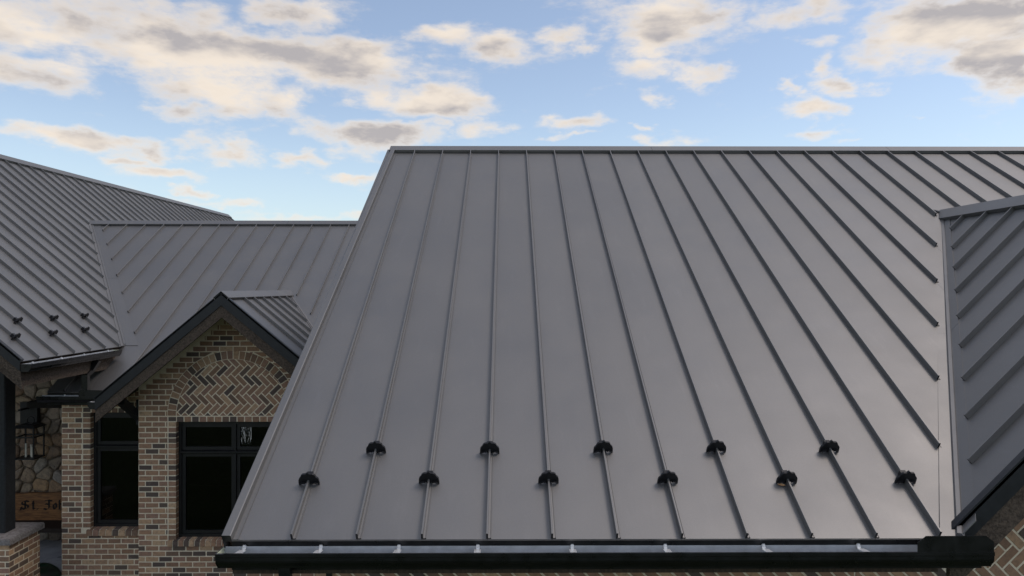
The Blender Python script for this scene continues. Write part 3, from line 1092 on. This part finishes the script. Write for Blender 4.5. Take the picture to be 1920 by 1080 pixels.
def spansA(lo, hi):
    mid = (lo + hi) / 2
    out = []

    def lim(x, v):         # keep under the rake
        return x
    xl, xrr = XL5, XR5
    ymax = hi
    xr_l = X5 - (Z5A - .30 - hi) / T10 if hi > hw(XL5) - .1 else XL5
    xr_r = X5 + (Z5A - .30 - hi) / T10 if hi > hw(XR5) - .1 else XR5
    xr_l, xr_r = max(XL5, xr_l - .12), min(XR5, xr_r + .12)
    if xr_r - xr_l < .05:
        return []
    jl, jr = WX0 - .118 - MJ, WX1 + .118 + MJ
    if mid < WZ0 - .085:
        return [((XL5, XL5), (XR5, XR5))]
    if mid < WZ0:
        return [((XL5, XL5), (WX0 - .118, WX0 - .118)), ((WX1 + .118, WX1 + .118), (XR5, XR5))]
    if mid < VC:
        return [((XL5, XL5), (jl + MJ / 2, jl + MJ / 2)), ((jr - MJ / 2, jr - MJ / 2), (XR5, XR5))]
    Rr = RO + .012
    w = lambda v: math.sqrt(max(0, Rr * Rr - (v - VC) ** 2))
    wl, wh = w(lo), w(hi)
    if wl <= 0 or VC + Rr - lo < .05:
        return [((xr_l, xr_l), (xr_r, xr_r))]
    return [((xr_l, xr_l), (XC - wl, XC - wh)), ((XC + wl, XC + wh), (xr_r, xr_r))]


vbase = WZ1 - 60 * BH
while vbase > 0:
    vbase -= BH
vbase += BH
running_bond(wA, XL5, XR5, vbase, hw(X5), gable_wall, spansA)
# jamb columns beside the window
v = vbase
while v < VC - .02:
    if v + BH / 2 > WZ0:
        for (a0, a1) in ((WX0 - .118, WX0 + .005), (WX1 - .005, WX1 + .118)):
            brick(wA, [(a0 + MJ / 2, v + MJ / 2), (a1, v + MJ / 2), (a1, v + BH - MJ / 2), (a0 + MJ / 2, v + BH - MJ / 2)] if a0 < WX0 else
                  [(a0, v + MJ / 2), (a1 - MJ / 2, v + MJ / 2), (a1 - MJ / 2, v + BH - MJ / 2), (a0, v + BH - MJ / 2)], gable_wall, 'jamb_brick', back=.11)
    v += BH
# arch ring
na = 32
for k in range(na):
    t0, t1 = math.pi * k / na, math.pi * (k + 1) / na
    e0, e1 = MJ / 2 / RI, MJ / 2 / RO
    q = [(XC + RI * math.cos(t0 + e0), VC + RI * math.sin(t0 + e0)), (XC + (RO) * math.cos(t0 + e1), VC + RO * math.sin(t0 + e1)),
         (XC + RO * math.cos(t1 - e1), VC + RO * math.sin(t1 - e1)), (XC + RI * math.cos(t1 - e0), VC + RI * math.sin(t1 - e0))]
    brick(wA, q, gable_wall, 'arch_brick', depth=.012)
# herringbone panel inside the arch
ri = RI - .012
arc = [(XC + ri * math.cos(math.pi * k / 28), VC + .004 + ri * math.sin(math.pi * k / 28)) for k in range(29)]
herringbone(wA, arc, gable_wall, XC + .02, VC + .004)
# row of headers over the window
nh = 15
for k in range(nh):
    a0 = WX0 + .01 + k * (WX1 - WX0 - .02) / nh
    a1 = a0 + (WX1 - WX0 - .02) / nh
    brick(wA, [(a0 + MJ / 2, WZ1 - .002), (a1 - MJ / 2, WZ1 - .002), (a1 - MJ / 2, WZ1 + BH - .006), (a0 + MJ / 2, WZ1 + BH - .006)], gable_wall, 'lintel_brick', back=.10)


def sill(x0, x1, z, yw, owner, n):
    """sloping row of bricks on edge under a window"""
    step = (x1 - x0) / n
    mm = MB(); mm.poly([(x0, yw - .026, z - .088), (x0, yw - .020, z - .012), (x0, yw + .12, z + .012), (x0, yw + .12, z - .088)], (x1 - x0, 0, 0))
    mm.build('sill_bed', 'mortar', owner)
    for k in range(n):
        a0, a1 = x0 + k * step + MJ / 2, x0 + (k + 1) * step - MJ / 2
        j = [random.uniform(-.003, .003) for _ in range(4)]
        sec = [(-.040 + j[0], -.088), (-.036 + j[1], -.006 + j[2]), (.11, .022), (.11, -.088)]
        mm = MB(); mm.poly([(a0, yw + y, z + q) for y, q in sec], (a1 - a0, 0, 0))
        mm.build('sill_brick', 'brick', owner)


sill(WX0 - .118, WX1 + .118, WZ0, YW5, gable_wall, 24)


def window(name, x0, x1, z0, z1, y, cols, transom, pr):
    """frame with a transom row; each light has its own sash and pane"""
    m = MB()
    fw = .045
    m.box(x0, x0 + fw, y, y + .09, z0, z1); m.box(x1 - fw, x1, y, y + .09, z0, z1)
    m.box(x0 + fw, x1 - fw, y, y + .09, z0, z0 + fw); m.box(x0 + fw, x1 - fw, y, y + .09, z1 - fw, z1)
    wn = m.build(name, 'frame_black', pr)
    zt_ = z0 + (z1 - z0) * transom
    m = MB(); m.prism([(y - .016, zt_ - .024), (y - .022, zt_ - .014), (y - .022, zt_ + .006), (y - .004, zt_ + .018), (y + .08, zt_ + .018), (y + .08, zt_ - .024)], (x0 + fw + .001, 0, 0), (x1 - fw - .001, 0, 0), (0, 1, 0), (0, 0, 1))
    m.build('transom_bar', 'frame_black', wn)
    cw = (x1 - x0 - 2 * fw) / cols
    for c in range(cols):
        a0, a1 = x0 + fw + c * cw, x0 + fw + (c + 1) * cw
        if c:
            m = MB(); m.box(a0 - .012, a0 + .012, y - .008, y + .08, z0 + fw + .001, zt_ - .025); m.box(a0 - .012, a0 + .012, y - .006, y + .08, zt_ + .019, z1 - fw - .001)
            m.build('mullion', 'frame_black', wn)
        for (b0, b1) in ((z0 + fw, zt_ - .026), (zt_ + .020, z1 - fw)):
            i0, i1 = a0 + (.014 if c else .003), a1 - (.014 if c < cols - 1 else .003)
            m = MB(); sw = .052
            ys, ye = y + .018, y + .062
            m.box(i0, i0 + sw, ys, ye, b0 + .003, b1 - .003); m.box(i1 - sw, i1, ys, ye, b0 + .003, b1 - .003)
            m.box(i0 + sw, i1 - sw, ys, ye, b0 + .003, b0 + sw); m.box(i0 + sw, i1 - sw, ys, ye, b1 - sw, b1 - .003)
            m.build('sash', 'frame_black', wn)
            make('pane', [(i0 + sw - .004, ys + .02, b0 + sw - .004), (i1 - sw + .004, ys + .02, b0 + sw - .004), (i1 - sw + .004, ys + .02, b1 - sw + .004), (i0 + sw - .004, ys + .02, b1 - sw + .004)], [(0, 1, 2, 3)], 'window_glass', wn)
    return wn


window('window', WX0 + .003, WX1 - .003, WZ0 + .014, WZ1 - .004, YW5 + .085, 2, .735, house)

# --- wing front wall (Y = 11.30)
YW2 = 11.30
X2W = -6.89
VX0, VX1, VZ0, VZ1 = -6.452, -5.60, G - 3.735, G - 1.925
m = MB()
ztop = HE - .03
m.box(X2W, VX0, YW2, YW2 + TH, 0, ztop); m.box(VX1, XL5 + .01, YW2, YW2 + TH, 0, ztop)
m.box(VX0 + .0005, VX1 - .0005, YW2, YW2 + TH, 0, VZ0); m.box(VX0 + .0005, VX1 - .0005, YW2, YW2 + TH, VZ1, ztop)
wing_wall = m.build('wing_wall', 'mortar', house)
wB = Wall((0, YW2, 0), (1, 0, 0), (0, 0, 1))


def spansB(lo, hi):
    mid = (lo + hi) / 2
    if VZ0 - .085 < mid < VZ1 + BH:
        return [((X2W, X2W), (VX0 - .118 - MJ / 2, VX0 - .118 - MJ / 2))]
    return [((X2W, X2W), (XL5, XL5))]


vb = VZ1 - 60 * BH
while vb < 0:
    vb += BH
running_bond(wB, X2W, XL5, vb, ztop, wing_wall, spansB, offset=.0)
v = vb
while v < VZ1 + BH - .02:
    if v + BH / 2 > VZ0:
        brick(wB, [(VX0 - .118 + MJ / 2, v + MJ / 2), (VX0 + .005, v + MJ / 2), (VX0 + .005, v + BH - MJ / 2), (VX0 - .118 + MJ / 2, v + BH - MJ / 2)], wing_wall, 'jamb_brick', back=.11)
    v += BH
for k in range(8):
    a0 = VX0 + .012 + k * .104
    brick(wB, [(a0 + MJ / 2, VZ1 - .002), (a0 + .104 - MJ / 2, VZ1 - .002), (a0 + .104 - MJ / 2, VZ1 + BH - MJ), (a0 + MJ / 2, VZ1 + BH - MJ)], wing_wall, 'lintel_brick', back=.1)
sill(VX0 - .05, VX1 - .0, VZ0, YW2, wing_wall, 9)
window('window', VX0 + .003, VX1 - .003, VZ0 + .014, VZ1 - .004, YW2 + .085, 1, .70, house)

# --- front wall under the main roof and the right gable (Y = 5.75)
YW1 = 5.75
X1L = -1.385
m = MB()
gz = lambda x: Z4 - .2 - abs(x - XT)
m.poly([(X1L, YW1, 0), (9.3, YW1, 0), (9.3, YW1, HE + .2), (2 * XT - 3.40, YW1, HE + .2), (XT, YW1, Z4 - .34), (3.40, YW1, HE + .30), (X1L, YW1, HE + .30)], (0, TH, 0))
front_wall = m.build('front_wall', 'mortar', house)
wC = Wall((0, YW1, 0), (1, 0, 0), (0, 0, 1))
herringbone(wC, [(X1L, G - 2.48), (2.75, G - 2.48), (2.75, G - 2.02), (X1L, G - 2.02)], front_wall, .02, G - 2.235)
herringbone(wC, [(2.76, G - 2.48), (7.81, G - 2.48), (7.81, G - 2.02), (XT, G + .46), (2.76, G - 2.02)], front_wall, .02, G - 2.235)
herringbone(wC, [(7.82, G - 2.48), (9.29, G - 2.48), (9.29, G - 1.40), (7.82, G - 1.40)], front_wall, .02, G - 2.235)
m = MB(); m.box(X1L + .002, 9.3, YW1 - .006, YW1, 0, G - 2.485); m.build('lower_wall', 'brick_wall', front_wall)
m = MB(); m.box(X1L + .002, X1L + .2, YW1 + TH + .001, 15.7, 0, HE + .1); m.build('side_wall', 'brick_wall', house)
m = MB(); m.poly([(X1L + .01, YW1 + .3, HE + .1), (X1L + .01, 15.6, HE + .1), (X1L + .01, 10.75, R1z - .35)], (.18, 0, 0)); m.build('side_gable', 'brick_wall', house)
m = MB(); m.poly([(X1L - .038, YW1 - .03, 0), (X1L + .006, YW1 - .03, 0), (X1L + .006, YW1 - .03, HE - .25), (X1L - .038, YW1 - .03, HE - .25)], (0, .05, 0)); m.build('corner_board', 'frame_black', house)
m = MB(); m.box(xr0 + .03, XV - .1, 4.61, YW1 - .012, HE - .235, HE - .21); m.build('soffit', 'soffit_wood', house)
m = MB(); m.box(-6.94, XA5 - .01, EY2 + .055, YW2 - .012, HE - .10, HE - .08); m.build('soffit', 'soffit_wood', house)
# return walls of the wing and the bay
m = MB(); m.box(X2W, X2W + .2, YW2 + TH + .001, 13.0, 0, HE - .02); m.build('side_wall', 'brick_wall', house)
m = MB(); m.box(XL5, XL5 + .2, YW5 + TH + .001, YW2 + .01, 0, HE - .05); m.build('side_wall', 'brick_wall', house)
m = MB(); m.box(XR5, X1L, YW2, YW2 + TH, 0, HE - .04); m.build('side_wall', 'brick_wall', house)
# brace under the small gable's overhang
m = MB(); m.prism([(-.05, -.05), (.05, -.05), (.05, .05), (-.05, .05)], (-5.66, YW2 - .02, G - 2.02), (-5.66, YF5 + .35, G - 1.66), (1, 0, 0), (0, .5, .86))
m.box(-5.71, -5.61, YW2 - .07, YW2 - .012, G - 2.1, G - 1.72)
m.build('brace', 'post_black', house)

# dark room behind the windows, far glazed opening in its rear wall
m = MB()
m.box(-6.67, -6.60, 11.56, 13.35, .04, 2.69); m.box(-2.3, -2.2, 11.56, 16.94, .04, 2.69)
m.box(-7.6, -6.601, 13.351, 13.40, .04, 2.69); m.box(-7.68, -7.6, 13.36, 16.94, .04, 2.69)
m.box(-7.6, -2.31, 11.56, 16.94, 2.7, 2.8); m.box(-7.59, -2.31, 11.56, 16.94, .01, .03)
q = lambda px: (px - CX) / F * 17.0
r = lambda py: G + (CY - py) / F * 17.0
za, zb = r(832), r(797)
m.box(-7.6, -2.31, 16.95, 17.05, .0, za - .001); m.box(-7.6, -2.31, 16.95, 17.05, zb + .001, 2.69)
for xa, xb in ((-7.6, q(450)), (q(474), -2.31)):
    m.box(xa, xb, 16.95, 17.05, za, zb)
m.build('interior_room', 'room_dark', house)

shr = empty('added_shrub', ((462 - CX) / F * 20.0, 20.0, 0), label='bare dark stems added behind the house to break up the bright opening seen through the arched gable window', category='added_shrub')  # invented stems that break up the pale patch in the rear opening
for k in range(16):
    rr_ = random.Random(k)
    bx, by = WL[shr.name].x, 20.0
    p0 = Vector((bx + rr_.uniform(-.1, .1), by + rr_.uniform(-.1, .1), 0.0))
    p1 = p0 + Vector((rr_.uniform(-.25, .25), rr_.uniform(-.2, .2), rr_.uniform(.4, .7)))
    p2 = p1 + Vector((rr_.uniform(-.30, .30), rr_.uniform(-.2, .2), rr_.uniform(.2, .7)))
    m = MB()
    sq = lambda w: [(-w, -w), (w, -w), (w, w), (-w, w)]
    m.prism(sq(.014), p0, p1, (1, 0, 0), (0, 1, 0), prof1=sq(.010)); m.prism(sq(.010), p1, p2, (1, 0, 0), (0, 1, 0), prof1=sq(.003))
    for j in range(4):
        t_ = rr_.uniform(.1, .9)
        b0 = p1.lerp(p2, t_)
        m.prism(sq(.006), b0, b0 + Vector((rr_.uniform(-.2, .2), rr_.uniform(-.1, .1), rr_.uniform(.02, .25))), (1, 0, 0), (0, 1, 0), prof1=sq(.002))
    m.build('stem', 'leaf_dark', shr)

# --- porch pier with stone cap and black post
PX1, PY0, PS = -6.885, 10.10, .66
PZ = G - 3.46
PT = PZ - .085
m = MB(); m.box(PX1 - PS, PX1, PY0, PY0 + PS, 0, PT)
pier = m.build('porch_pier', 'mortar', house)
wR = Wall((PX1, PY0, 0), (0, 1, 0), (0, 0, 1))
if wR.n.x < 0:
    wR = Wall((PX1, PY0 + PS, 0), (0, -1, 0), (0, 0, 1))
wF = Wall((PX1 - PS, PY0, 0), (1, 0, 0), (0, 0, 1))
running_bond(wR, 0, PS, PT - 13 * BH, PT, pier, offset=.0)
running_bond(wF, 0, PS, PT - 13 * BH, PT, pier, offset=.1)
m = MB()
cx0, cx1, cy0, cy1 = PX1 - PS - .045, PX1 + .045, PY0 - .045, PY0 + PS + .045
m.prism([(cx0, PT), (cx1, PT), (cx1 - .004, PZ - .02), (cx1 - .012, PZ - .008), (cx0 + .012, PZ - .008), (cx0, PZ - .02)], (0, cy0, 0), (0, cy1, 0), (1, 0, 0), (0, 0, 1))
m.poly([(cx0 + .012, cy0 + .012, PZ - .009), (cx1 - .012, cy0 + .012, PZ - .009), (cx1 - .012, cy1 - .012, PZ - .009), (cx0 + .012, cy1 - .012, PZ - .009)], (0, 0, .009))
m.build('stone_cap', 'cap_stone', pier)
pxc, pyc, ph = -7.19, 10.41, .11
m = MB()
m.prism([(-ph, -ph + .012), (-ph + .012, -ph), (ph - .012, -ph), (ph, -ph + .012), (ph, ph), (-ph, ph)], (pxc, pyc, PZ + .001), (pxc, pyc, HE3 - .05), (1, 0, 0), (0, 1, 0))
m.build('porch_post', 'post_black', house)
m = MB(); m.box(-7.29, -7.09, 9.62, 13.0, HE3 - .05, HE3 + .16); m.build('porch_beam', 'post_black', house)
m = MB(); m.box(-15.2, -7.29, 10.32, 10.5, HE3 - .05, HE3 + .2); m.build('porch_beam', 'post_black', house)

# build the bricks: the ones that show largest as single parts, the rest joined
cand = []
for i, (wl, poly, owner, kind, dep, back) in enumerate(BR):
    c = wl.p(sum(p[0] for p in poly) / len(poly), sum(p[1] for p in poly) / len(poly))
    px, py = project(c)
    vis = 0 <= px <= 1920 and 0 <= py <= 1084
    if wl is wA:
        vis = vis and px < 734 + (py - 287) * (415 - 734) / (1010 - 287)
        if py > 1075:
            vis = False
    if wl is wB:
        vis = vis and px < 262
    if wl is wC:
        vis = vis and (py > 1066 or px > 1862 + 0)
    if wl is wF:
        vis = vis and px > -5
    size = math.sqrt(area(poly)) * F / c.y
    cand.append((vis, size, i))
single = set()
cnt = {}
for vis, size, i in sorted(cand, key=lambda q: (-int(q[0]), -q[1])):
    kd = BR[i][3]
    if vis and cnt.get(kd, 0) < (300 if kd == 'brick' else 90):
        cnt[kd] = cnt.get(kd, 0) + 1
        single.add(i)
rest_v, rest_f, rest_r = [], [], []
for i, (wl, poly, owner, kind, dep, back) in enumerate(BR):
    n = len(poly)
    ca, cb = sum(p[0] for p in poly) / n, sum(p[1] for p in poly) / n
    ins = []
    for (a, b2) in poly:
        d = math.hypot(a - ca, b2 - cb)
        k = max(.5, 1 - .0042 / max(d, .006))
        ins.append((ca + (a - ca) * k, cb + (b2 - cb) * k))
    v = [wl.p(a, b2, -back) for a, b2 in poly] + [wl.p(a, b2, dep - .003) for a, b2 in poly] + [wl.p(a, b2, dep) for a, b2 in ins]
    f = [tuple(range(2 * n, 3 * n))]
    for r in (0, n):
        for k in range(n):
            j = (k + 1) % n
            f.append((r + k, r + j, r + n + j, r + n + k))
    if i in single:
        make(kind, v, f, 'brick', owner)
    else:
        o = len(rest_v)
        rest_v += v
        rest_f += [tuple(o + q for q in ff) for ff in f]
        rest_r += [random.random()] * len(f)
bw = make('brickwork', rest_v, rest_f, 'brick', house, kind='stuff')
at = bw.data.attributes.new('rnd', 'FLOAT', 'FACE')
at.data.foreach_set('value', rest_r)

# ------------------------------------------------------------------ field-stone porch wall (Y = 13.0)
YS = 13.0
m = MB()
m.poly([(-14.5, YS, 0), (-6.9, YS, 0), (-6.9, YS, HE3 + .2), (-9.0, YS, HE3 + 1.9), (-10.83, YS, HE3 + 3.3), (-14.5, YS, HE3 + .4)], (0, .3, 0))
stone_wall = m.build('stone_wall', 'stone_mortar', house)
rs = random.Random(21)
sx0, sx1, sz0, sz1 = -10.9, -6.9, .10, HE3 + .12
cell = .25
seeds = []
nx, nz = int((sx1 - sx0) / cell), int((sz1 - sz0) / (cell * .85))
for i in range(-1, nx + 2):
    for j in range(-1, nz + 2):
        seeds.append((sx0 + (i + .5 + rs.uniform(-.42, .42)) * cell, sz0 + (j + .5 + rs.uniform(-.42, .42)) * cell * .85))
box = [(sx0, sz0), (sx1, sz0), (sx1, sz1), (sx0, sz1)]
for s in seeds:
    if not (sx0 < s[0] < sx1 and sz0 < s[1] < sz1):
        continue
    poly = list(box)
    for q in seeds:
        if q is s or math.hypot(q[0] - s[0], q[1] - s[1]) > 1.2:
            continue
        mx, mz = (s[0] + q[0]) / 2, (s[1] + q[1]) / 2
        dx, dz = q[0] - s[0], q[1] - s[1]
        out = []
        for k in range(len(poly)):
            p, r = poly[k], poly[(k + 1) % len(poly)]
            sp = (p[0] - mx) * dx + (p[1] - mz) * dz
            sr = (r[0] - mx) * dx + (r[1] - mz) * dz
            if sp <= 0:
                out.append(p)
            if (sp <= 0) != (sr <= 0):
                t = sp / (sp - sr)
                out.append((p[0] + (r[0] - p[0]) * t, p[1] + (r[1] - p[1]) * t))
        poly = out
        if len(poly) < 3:
            break
    if len(poly) < 3:
        continue
    cx = sum(p[0] for p in poly) / len(poly); cz = sum(p[1] for p in poly) / len(poly)
    poly = [(cx + (p[0] - cx) * .95, cz + (p[1] - cz) * .95) for p in poly]
    for _ in range(1):      # round the corners
        q = []
        for k in range(len(poly)):
            p, r = poly[k], poly[(k + 1) % len(poly)]
            q += [(p[0] * .78 + r[0] * .22, p[1] * .78 + r[1] * .22), (p[0] * .22 + r[0] * .78, p[1] * .22 + r[1] * .78)]
        poly = q
    n = len(poly)
    dep = rs.uniform(.03, .075)
    rings = [(1.0, 0.004), (.97, -dep * .6), (.82, -dep), (.45, -dep * rs.uniform(1.0, 1.25))]
    v, f = [], []
    for k, (sc, y) in enumerate(rings):
        for p in poly:
            v.append((cx + (p[0] - cx) * sc, YS + y + rs.uniform(-.004, .004), cz + (p[1] - cz) * sc))
    for k in range(3):
        for i in range(n):
            j = (i + 1) % n
            f.append((k * n + i, k * n + j, k * n + n + j, k * n + n + i))
    f.append(tuple(range(3 * n, 4 * n)))
    make('stone', v, f, 'field_stone', stone_wall)

# ------------------------------------------------------------------ bench with carved back
bz = .12
bench = empty('bench', (-8.0, 12.70, bz), label='wooden bench with carved lettering on its orange-brown backrest against stone wall', category='bench')
bt, bb = G + (CY - 923) / F * 12.75, G + (CY - 976) / F * 12.75
m = MB()
n = 14
top = [(-9.15 + k * (2.35 / n), bt + random.uniform(-.012, .012)) for k in range(n + 1)]
bot = [(x, bb + random.uniform(-.012, .012)) for x, _ in top]
m.poly([(x, 12.75, z) for x, z in bot] + [(x, 12.75, z) for x, z in reversed(top)], (0, .07, 0))
back = m.build('backrest', 'bench_wood', bench)
m = MB(); m.box(-9.15, -6.95, 12.30, 12.74, bz + .36, bz + .43); m.build('seat', 'bench_dark', bench)
for lx in (-9.0, -7.25):
    m = MB(); m.prism([(-.05, 0), (.05, 0), (.05, .36), (-.05, .36)], (lx, 12.36, bz), (lx, 12.72, bz), (1, 0, 0), (0, 0, 1)); m.box(lx - .04, lx + .04, 12.822, 12.88, bz, bt - .06)
    m.build('leg', 'bench_dark', bench)

# carved blackletter-like writing: strokes drawn with a slanted nib
GL = {'S': [[(.9, .85), (.55, 1.0), (.15, .82), (.2, .58), (.75, .45), (.85, .2), (.45, 0), (.05, .12)], [(.5, .98), (.5, .05)], [(.1, .3), (.0, -.12)]],
      't': [[(.3, .95), (.3, .12), (.5, .0), (.7, .12)], [(.0, .68), (.65, .68)]],
      '.': [[(.1, .06), (.25, .0)]],
      'J': [[(.1, .95), (.5, 1.05), (.95, .95)], [(.6, 1.0), (.62, .15), (.35, -.05), (.0, .08)], [(.2, .62), (.6, .55)]],
      'o': [[(.35, .7), (.05, .52), (.05, .18), (.35, 0), (.65, .18), (.65, .52), (.35, .7)]],
      'h': [[(.1, 1.05), (.1, .05), (.2, 0)], [(.1, .5), (.4, .7), (.65, .52), (.62, .1), (.3, -.15)]]}
lh = (594 - 390) / 10.8 / F * 12.74 * .86
lb = G + (CY - (900 + 575 / 10.8)) / F * 12.74
slots = {'S': (42, 18), 't': (63, 9), '.': (73, 4), 'J': (85, 17), 'o': (103, 9), 'h': (113.5, 10)}
for ch in 'St.Joh':
    lx, wd = (slots[ch][0] - CX) / F * 12.74, slots[ch][1] / F * 12.74 * 1.1
    m = MB()
    for st in GL[ch]:
        for p, q in zip(st, st[1:]):
            a = Vector((lx + p[0] * wd * .88, 0, lb + p[1] * lh)); c = Vector((lx + q[0] * wd * .88, 0, lb + q[1] * lh))
            nib = Vector((.015, 0, .010))
            m.poly([a - nib + Vector((0, 12.744, 0)), a + nib + Vector((0, 12.744, 0)), c + nib + Vector((0, 12.744, 0)), c - nib + Vector((0, 12.744, 0))], (0, .0055, 0))
    m.build('letter', 'letter_dark', back)

# ------------------------------------------------------------------ wall lantern
LY = 12.62
lp = lambda px, py: (G + (CY - py) / F * LY)
lx1 = (74 - CX) / F * LY
lw = .34
lx0 = lx1 - lw
lt, lbm = lp(0, 797), lp(0, 857)
lan = empty('wall_lantern', ((lx0 + lx1) / 2, 12.78, lbm), label='black metal box lantern with ring on top, hung on stone porch wall', category='lantern')
m = MB(); m.box((46 - CX) / F * 12.9, (77.5 - CX) / F * 12.9, 12.84, 12.93, lp(0, 801), lp(0, 757)); m.build('back_plate', 'lantern_black', lan)
m = MB(); m.box((60 - CX) / F * 12.9 - .02, (60 - CX) / F * 12.9 + .02, LY, 12.85, lp(0, 768) - .015, lp(0, 768) + .015); m.build('arm', 'lantern_black', lan)
yc0, yc1 = LY - .10, LY + .20
m = MB()
for x in (lx0, lx1 - .02):
    for y in (yc0, yc1 - .02):
        m.box(x, x + .02, y, y + .02, lbm, lt - .03)
for z in (lbm - .015, lt - .20):
    m.box(lx0, lx1, yc0 - .004, yc0 + .018, z, z + .022); m.box(lx0, lx1, yc1 - .018, yc1 + .004, z, z + .022)
    m.box(lx0 - .004, lx0 + .018, yc0, yc1, z, z + .0215); m.box(lx1 - .018, lx1 + .004, yc0, yc1, z, z + .0215)
m.build('cage', 'lantern_black', lan)
m = MB(); m.box(lx0 + .002, lx1 - .002, yc0 + .002, yc1 - .002, lbm - .013, lbm + .004); m.build('base', 'lantern_black', lan)
m = MB()
m.prism([(-.5, -.5), (.5, -.5), (.5, .5), (-.5, .5)], ((lx0 + lx1) / 2, (yc0 + yc1) / 2, lt - .03), ((lx0 + lx1) / 2, (yc0 + yc1) / 2, lt + .02), (lw + .05, 0, 0), (0, .35, 0), prof1=[(-.36, -.36), (.36, -.36), (.36, .36), (-.36, .36)])
m.build('hood', 'lantern_black', lan)
v, f = [], []
rx, rz, rr = (lx0 + lx1) / 2 + .02, lt + .085, .062
for i in range(18):
    a = 2 * math.pi * i / 18
    for k in range(6):
        c = 2 * math.pi * k / 6
        v.append((rx + (rr + .011 * math.cos(c)) * math.cos(a), (yc0 + yc1) / 2 + .011 * math.sin(c), rz + (rr + .011 * math.cos(c)) * math.sin(a)))
for i in range(18):
    for k in range(6):
        f.append((i * 6 + k, i * 6 + (k + 1) % 6, ((i + 1) % 18) * 6 + (k + 1) % 6, ((i + 1) % 18) * 6 + k))
make('ring', v, f, 'lantern_black', lan, smooth_faces=True)
m = MB()
for k, (dx, dy) in enumerate(((-.06, 0), (0, .05), (.06, -.02))):
    prof = [(.016 * math.cos(a * math.pi / 4), .016 * math.sin(a * math.pi / 4)) for a in range(8)]
    m.prism(prof, (rx + dx - .02, (yc0 + yc1) / 2 + dy, lbm + .004), (rx + dx - .02, (yc0 + yc1) / 2 + dy, lbm + .24 - .03 * k), (1, 0, 0), (0, 1, 0))
m.build('candle', 'candle', lan)

# ------------------------------------------------------------------ covered thing and leaves on the porch floor
cy = 11.35
ctr = Wp(78, 1085, cy)
v, f = [], []
NU, NV = 22, 10
for j in range(NV + 1):
    t = j / NV * math.pi / 2
    for i in range(NU):
        a = 2 * math.pi * i / NU
        fold = 1 + .05 * math.sin(5 * a + 1.1) * math.cos(t) + .03 * math.sin(9 * a)
        r = math.cos(t) ** .8 * fold
        x = r * .30 * math.cos(a)
        z = .34 * math.sin(t) ** 1.1
        z *= 1 - .30 * max(0, math.cos(a)) * math.cos(t * .6)
        v.append((ctr.x + x, cy + r * .26 * math.sin(a), .121 + z))
for j in range(NV):
    for i in range(NU):
        k = (i + 1) % NU
        f.append((j * NU + i, j * NU + k, (j + 1) * NU + k, (j + 1) * NU + i))
f.append(tuple(range(NU))[::-1])
zs = (G + (CY - 1056) / F * cy - .12) / .34
v = [(x, y, .121 + (z - .121) * zs) for x, y, z in v]
cov = make('garden_cover', v, f, 'green_cover', smooth_faces=True, label='dark green rounded cover sitting on the porch floor behind the brick pier', category='cover')


def leaf(px, py, hit, length, ang, tilt, material, label, P=None):
    out = [(-.5, 0), (-.3, .16), (0, .25), (.3, .17), (.5, 0), (.3, -.15), (0, -.24), (-.3, -.17)]
    e1 = Vector((math.cos(ang), math.sin(ang), 0)); e2 = Vector((-math.sin(ang), math.cos(ang), 0)); up = Vector((0, 0, 1))
    if P:
        e1 = (P.a * math.cos(ang) + P.s * math.sin(ang)); e2 = (-P.a * math.sin(ang) + P.s * math.cos(ang)); up = P.n
    v = [hit + e1 * (a * length) + e2 * (b2 * length * .8) + up * (.006 + tilt * length * (b2 * b2 * 3 + .25 * a * a)) for a, b2 in out]
    v.append(hit + up * .006)
    f = [(i, (i + 1) % 8, 8) for i in range(8)]
    v2 = [p + up * .0012 for p in v]
    f2 = [tuple(9 + k for k in t[::-1]) for t in f]
    make('fallen_leaf', v + v2, f + f2, material, label=label, category='leaf', group='fallen leaves')


fl = .121
for (px, py, ln, an, lab) in ((115, 1043.5, .075, .3, 'dark dry leaf lying on porch floor beside the brick wall'), (94, 1054.5, .055, .5, 'small dark dry leaf on porch floor close to the green cover')):
    Yq = (G - fl) * F / (py - CY)
    leaf(px, py, Vector(((px - CX) / F * Yq, Yq, fl)), ln, an, .25, 'leaf_dark', lab)
hit = P1.p(seams1[8] - .040, sl - .016)
leaf(0, 0, hit, .055, 2.9, .3, 'leaf_orange', 'orange dry leaf caught under a black snow guard on metal roof', P1)
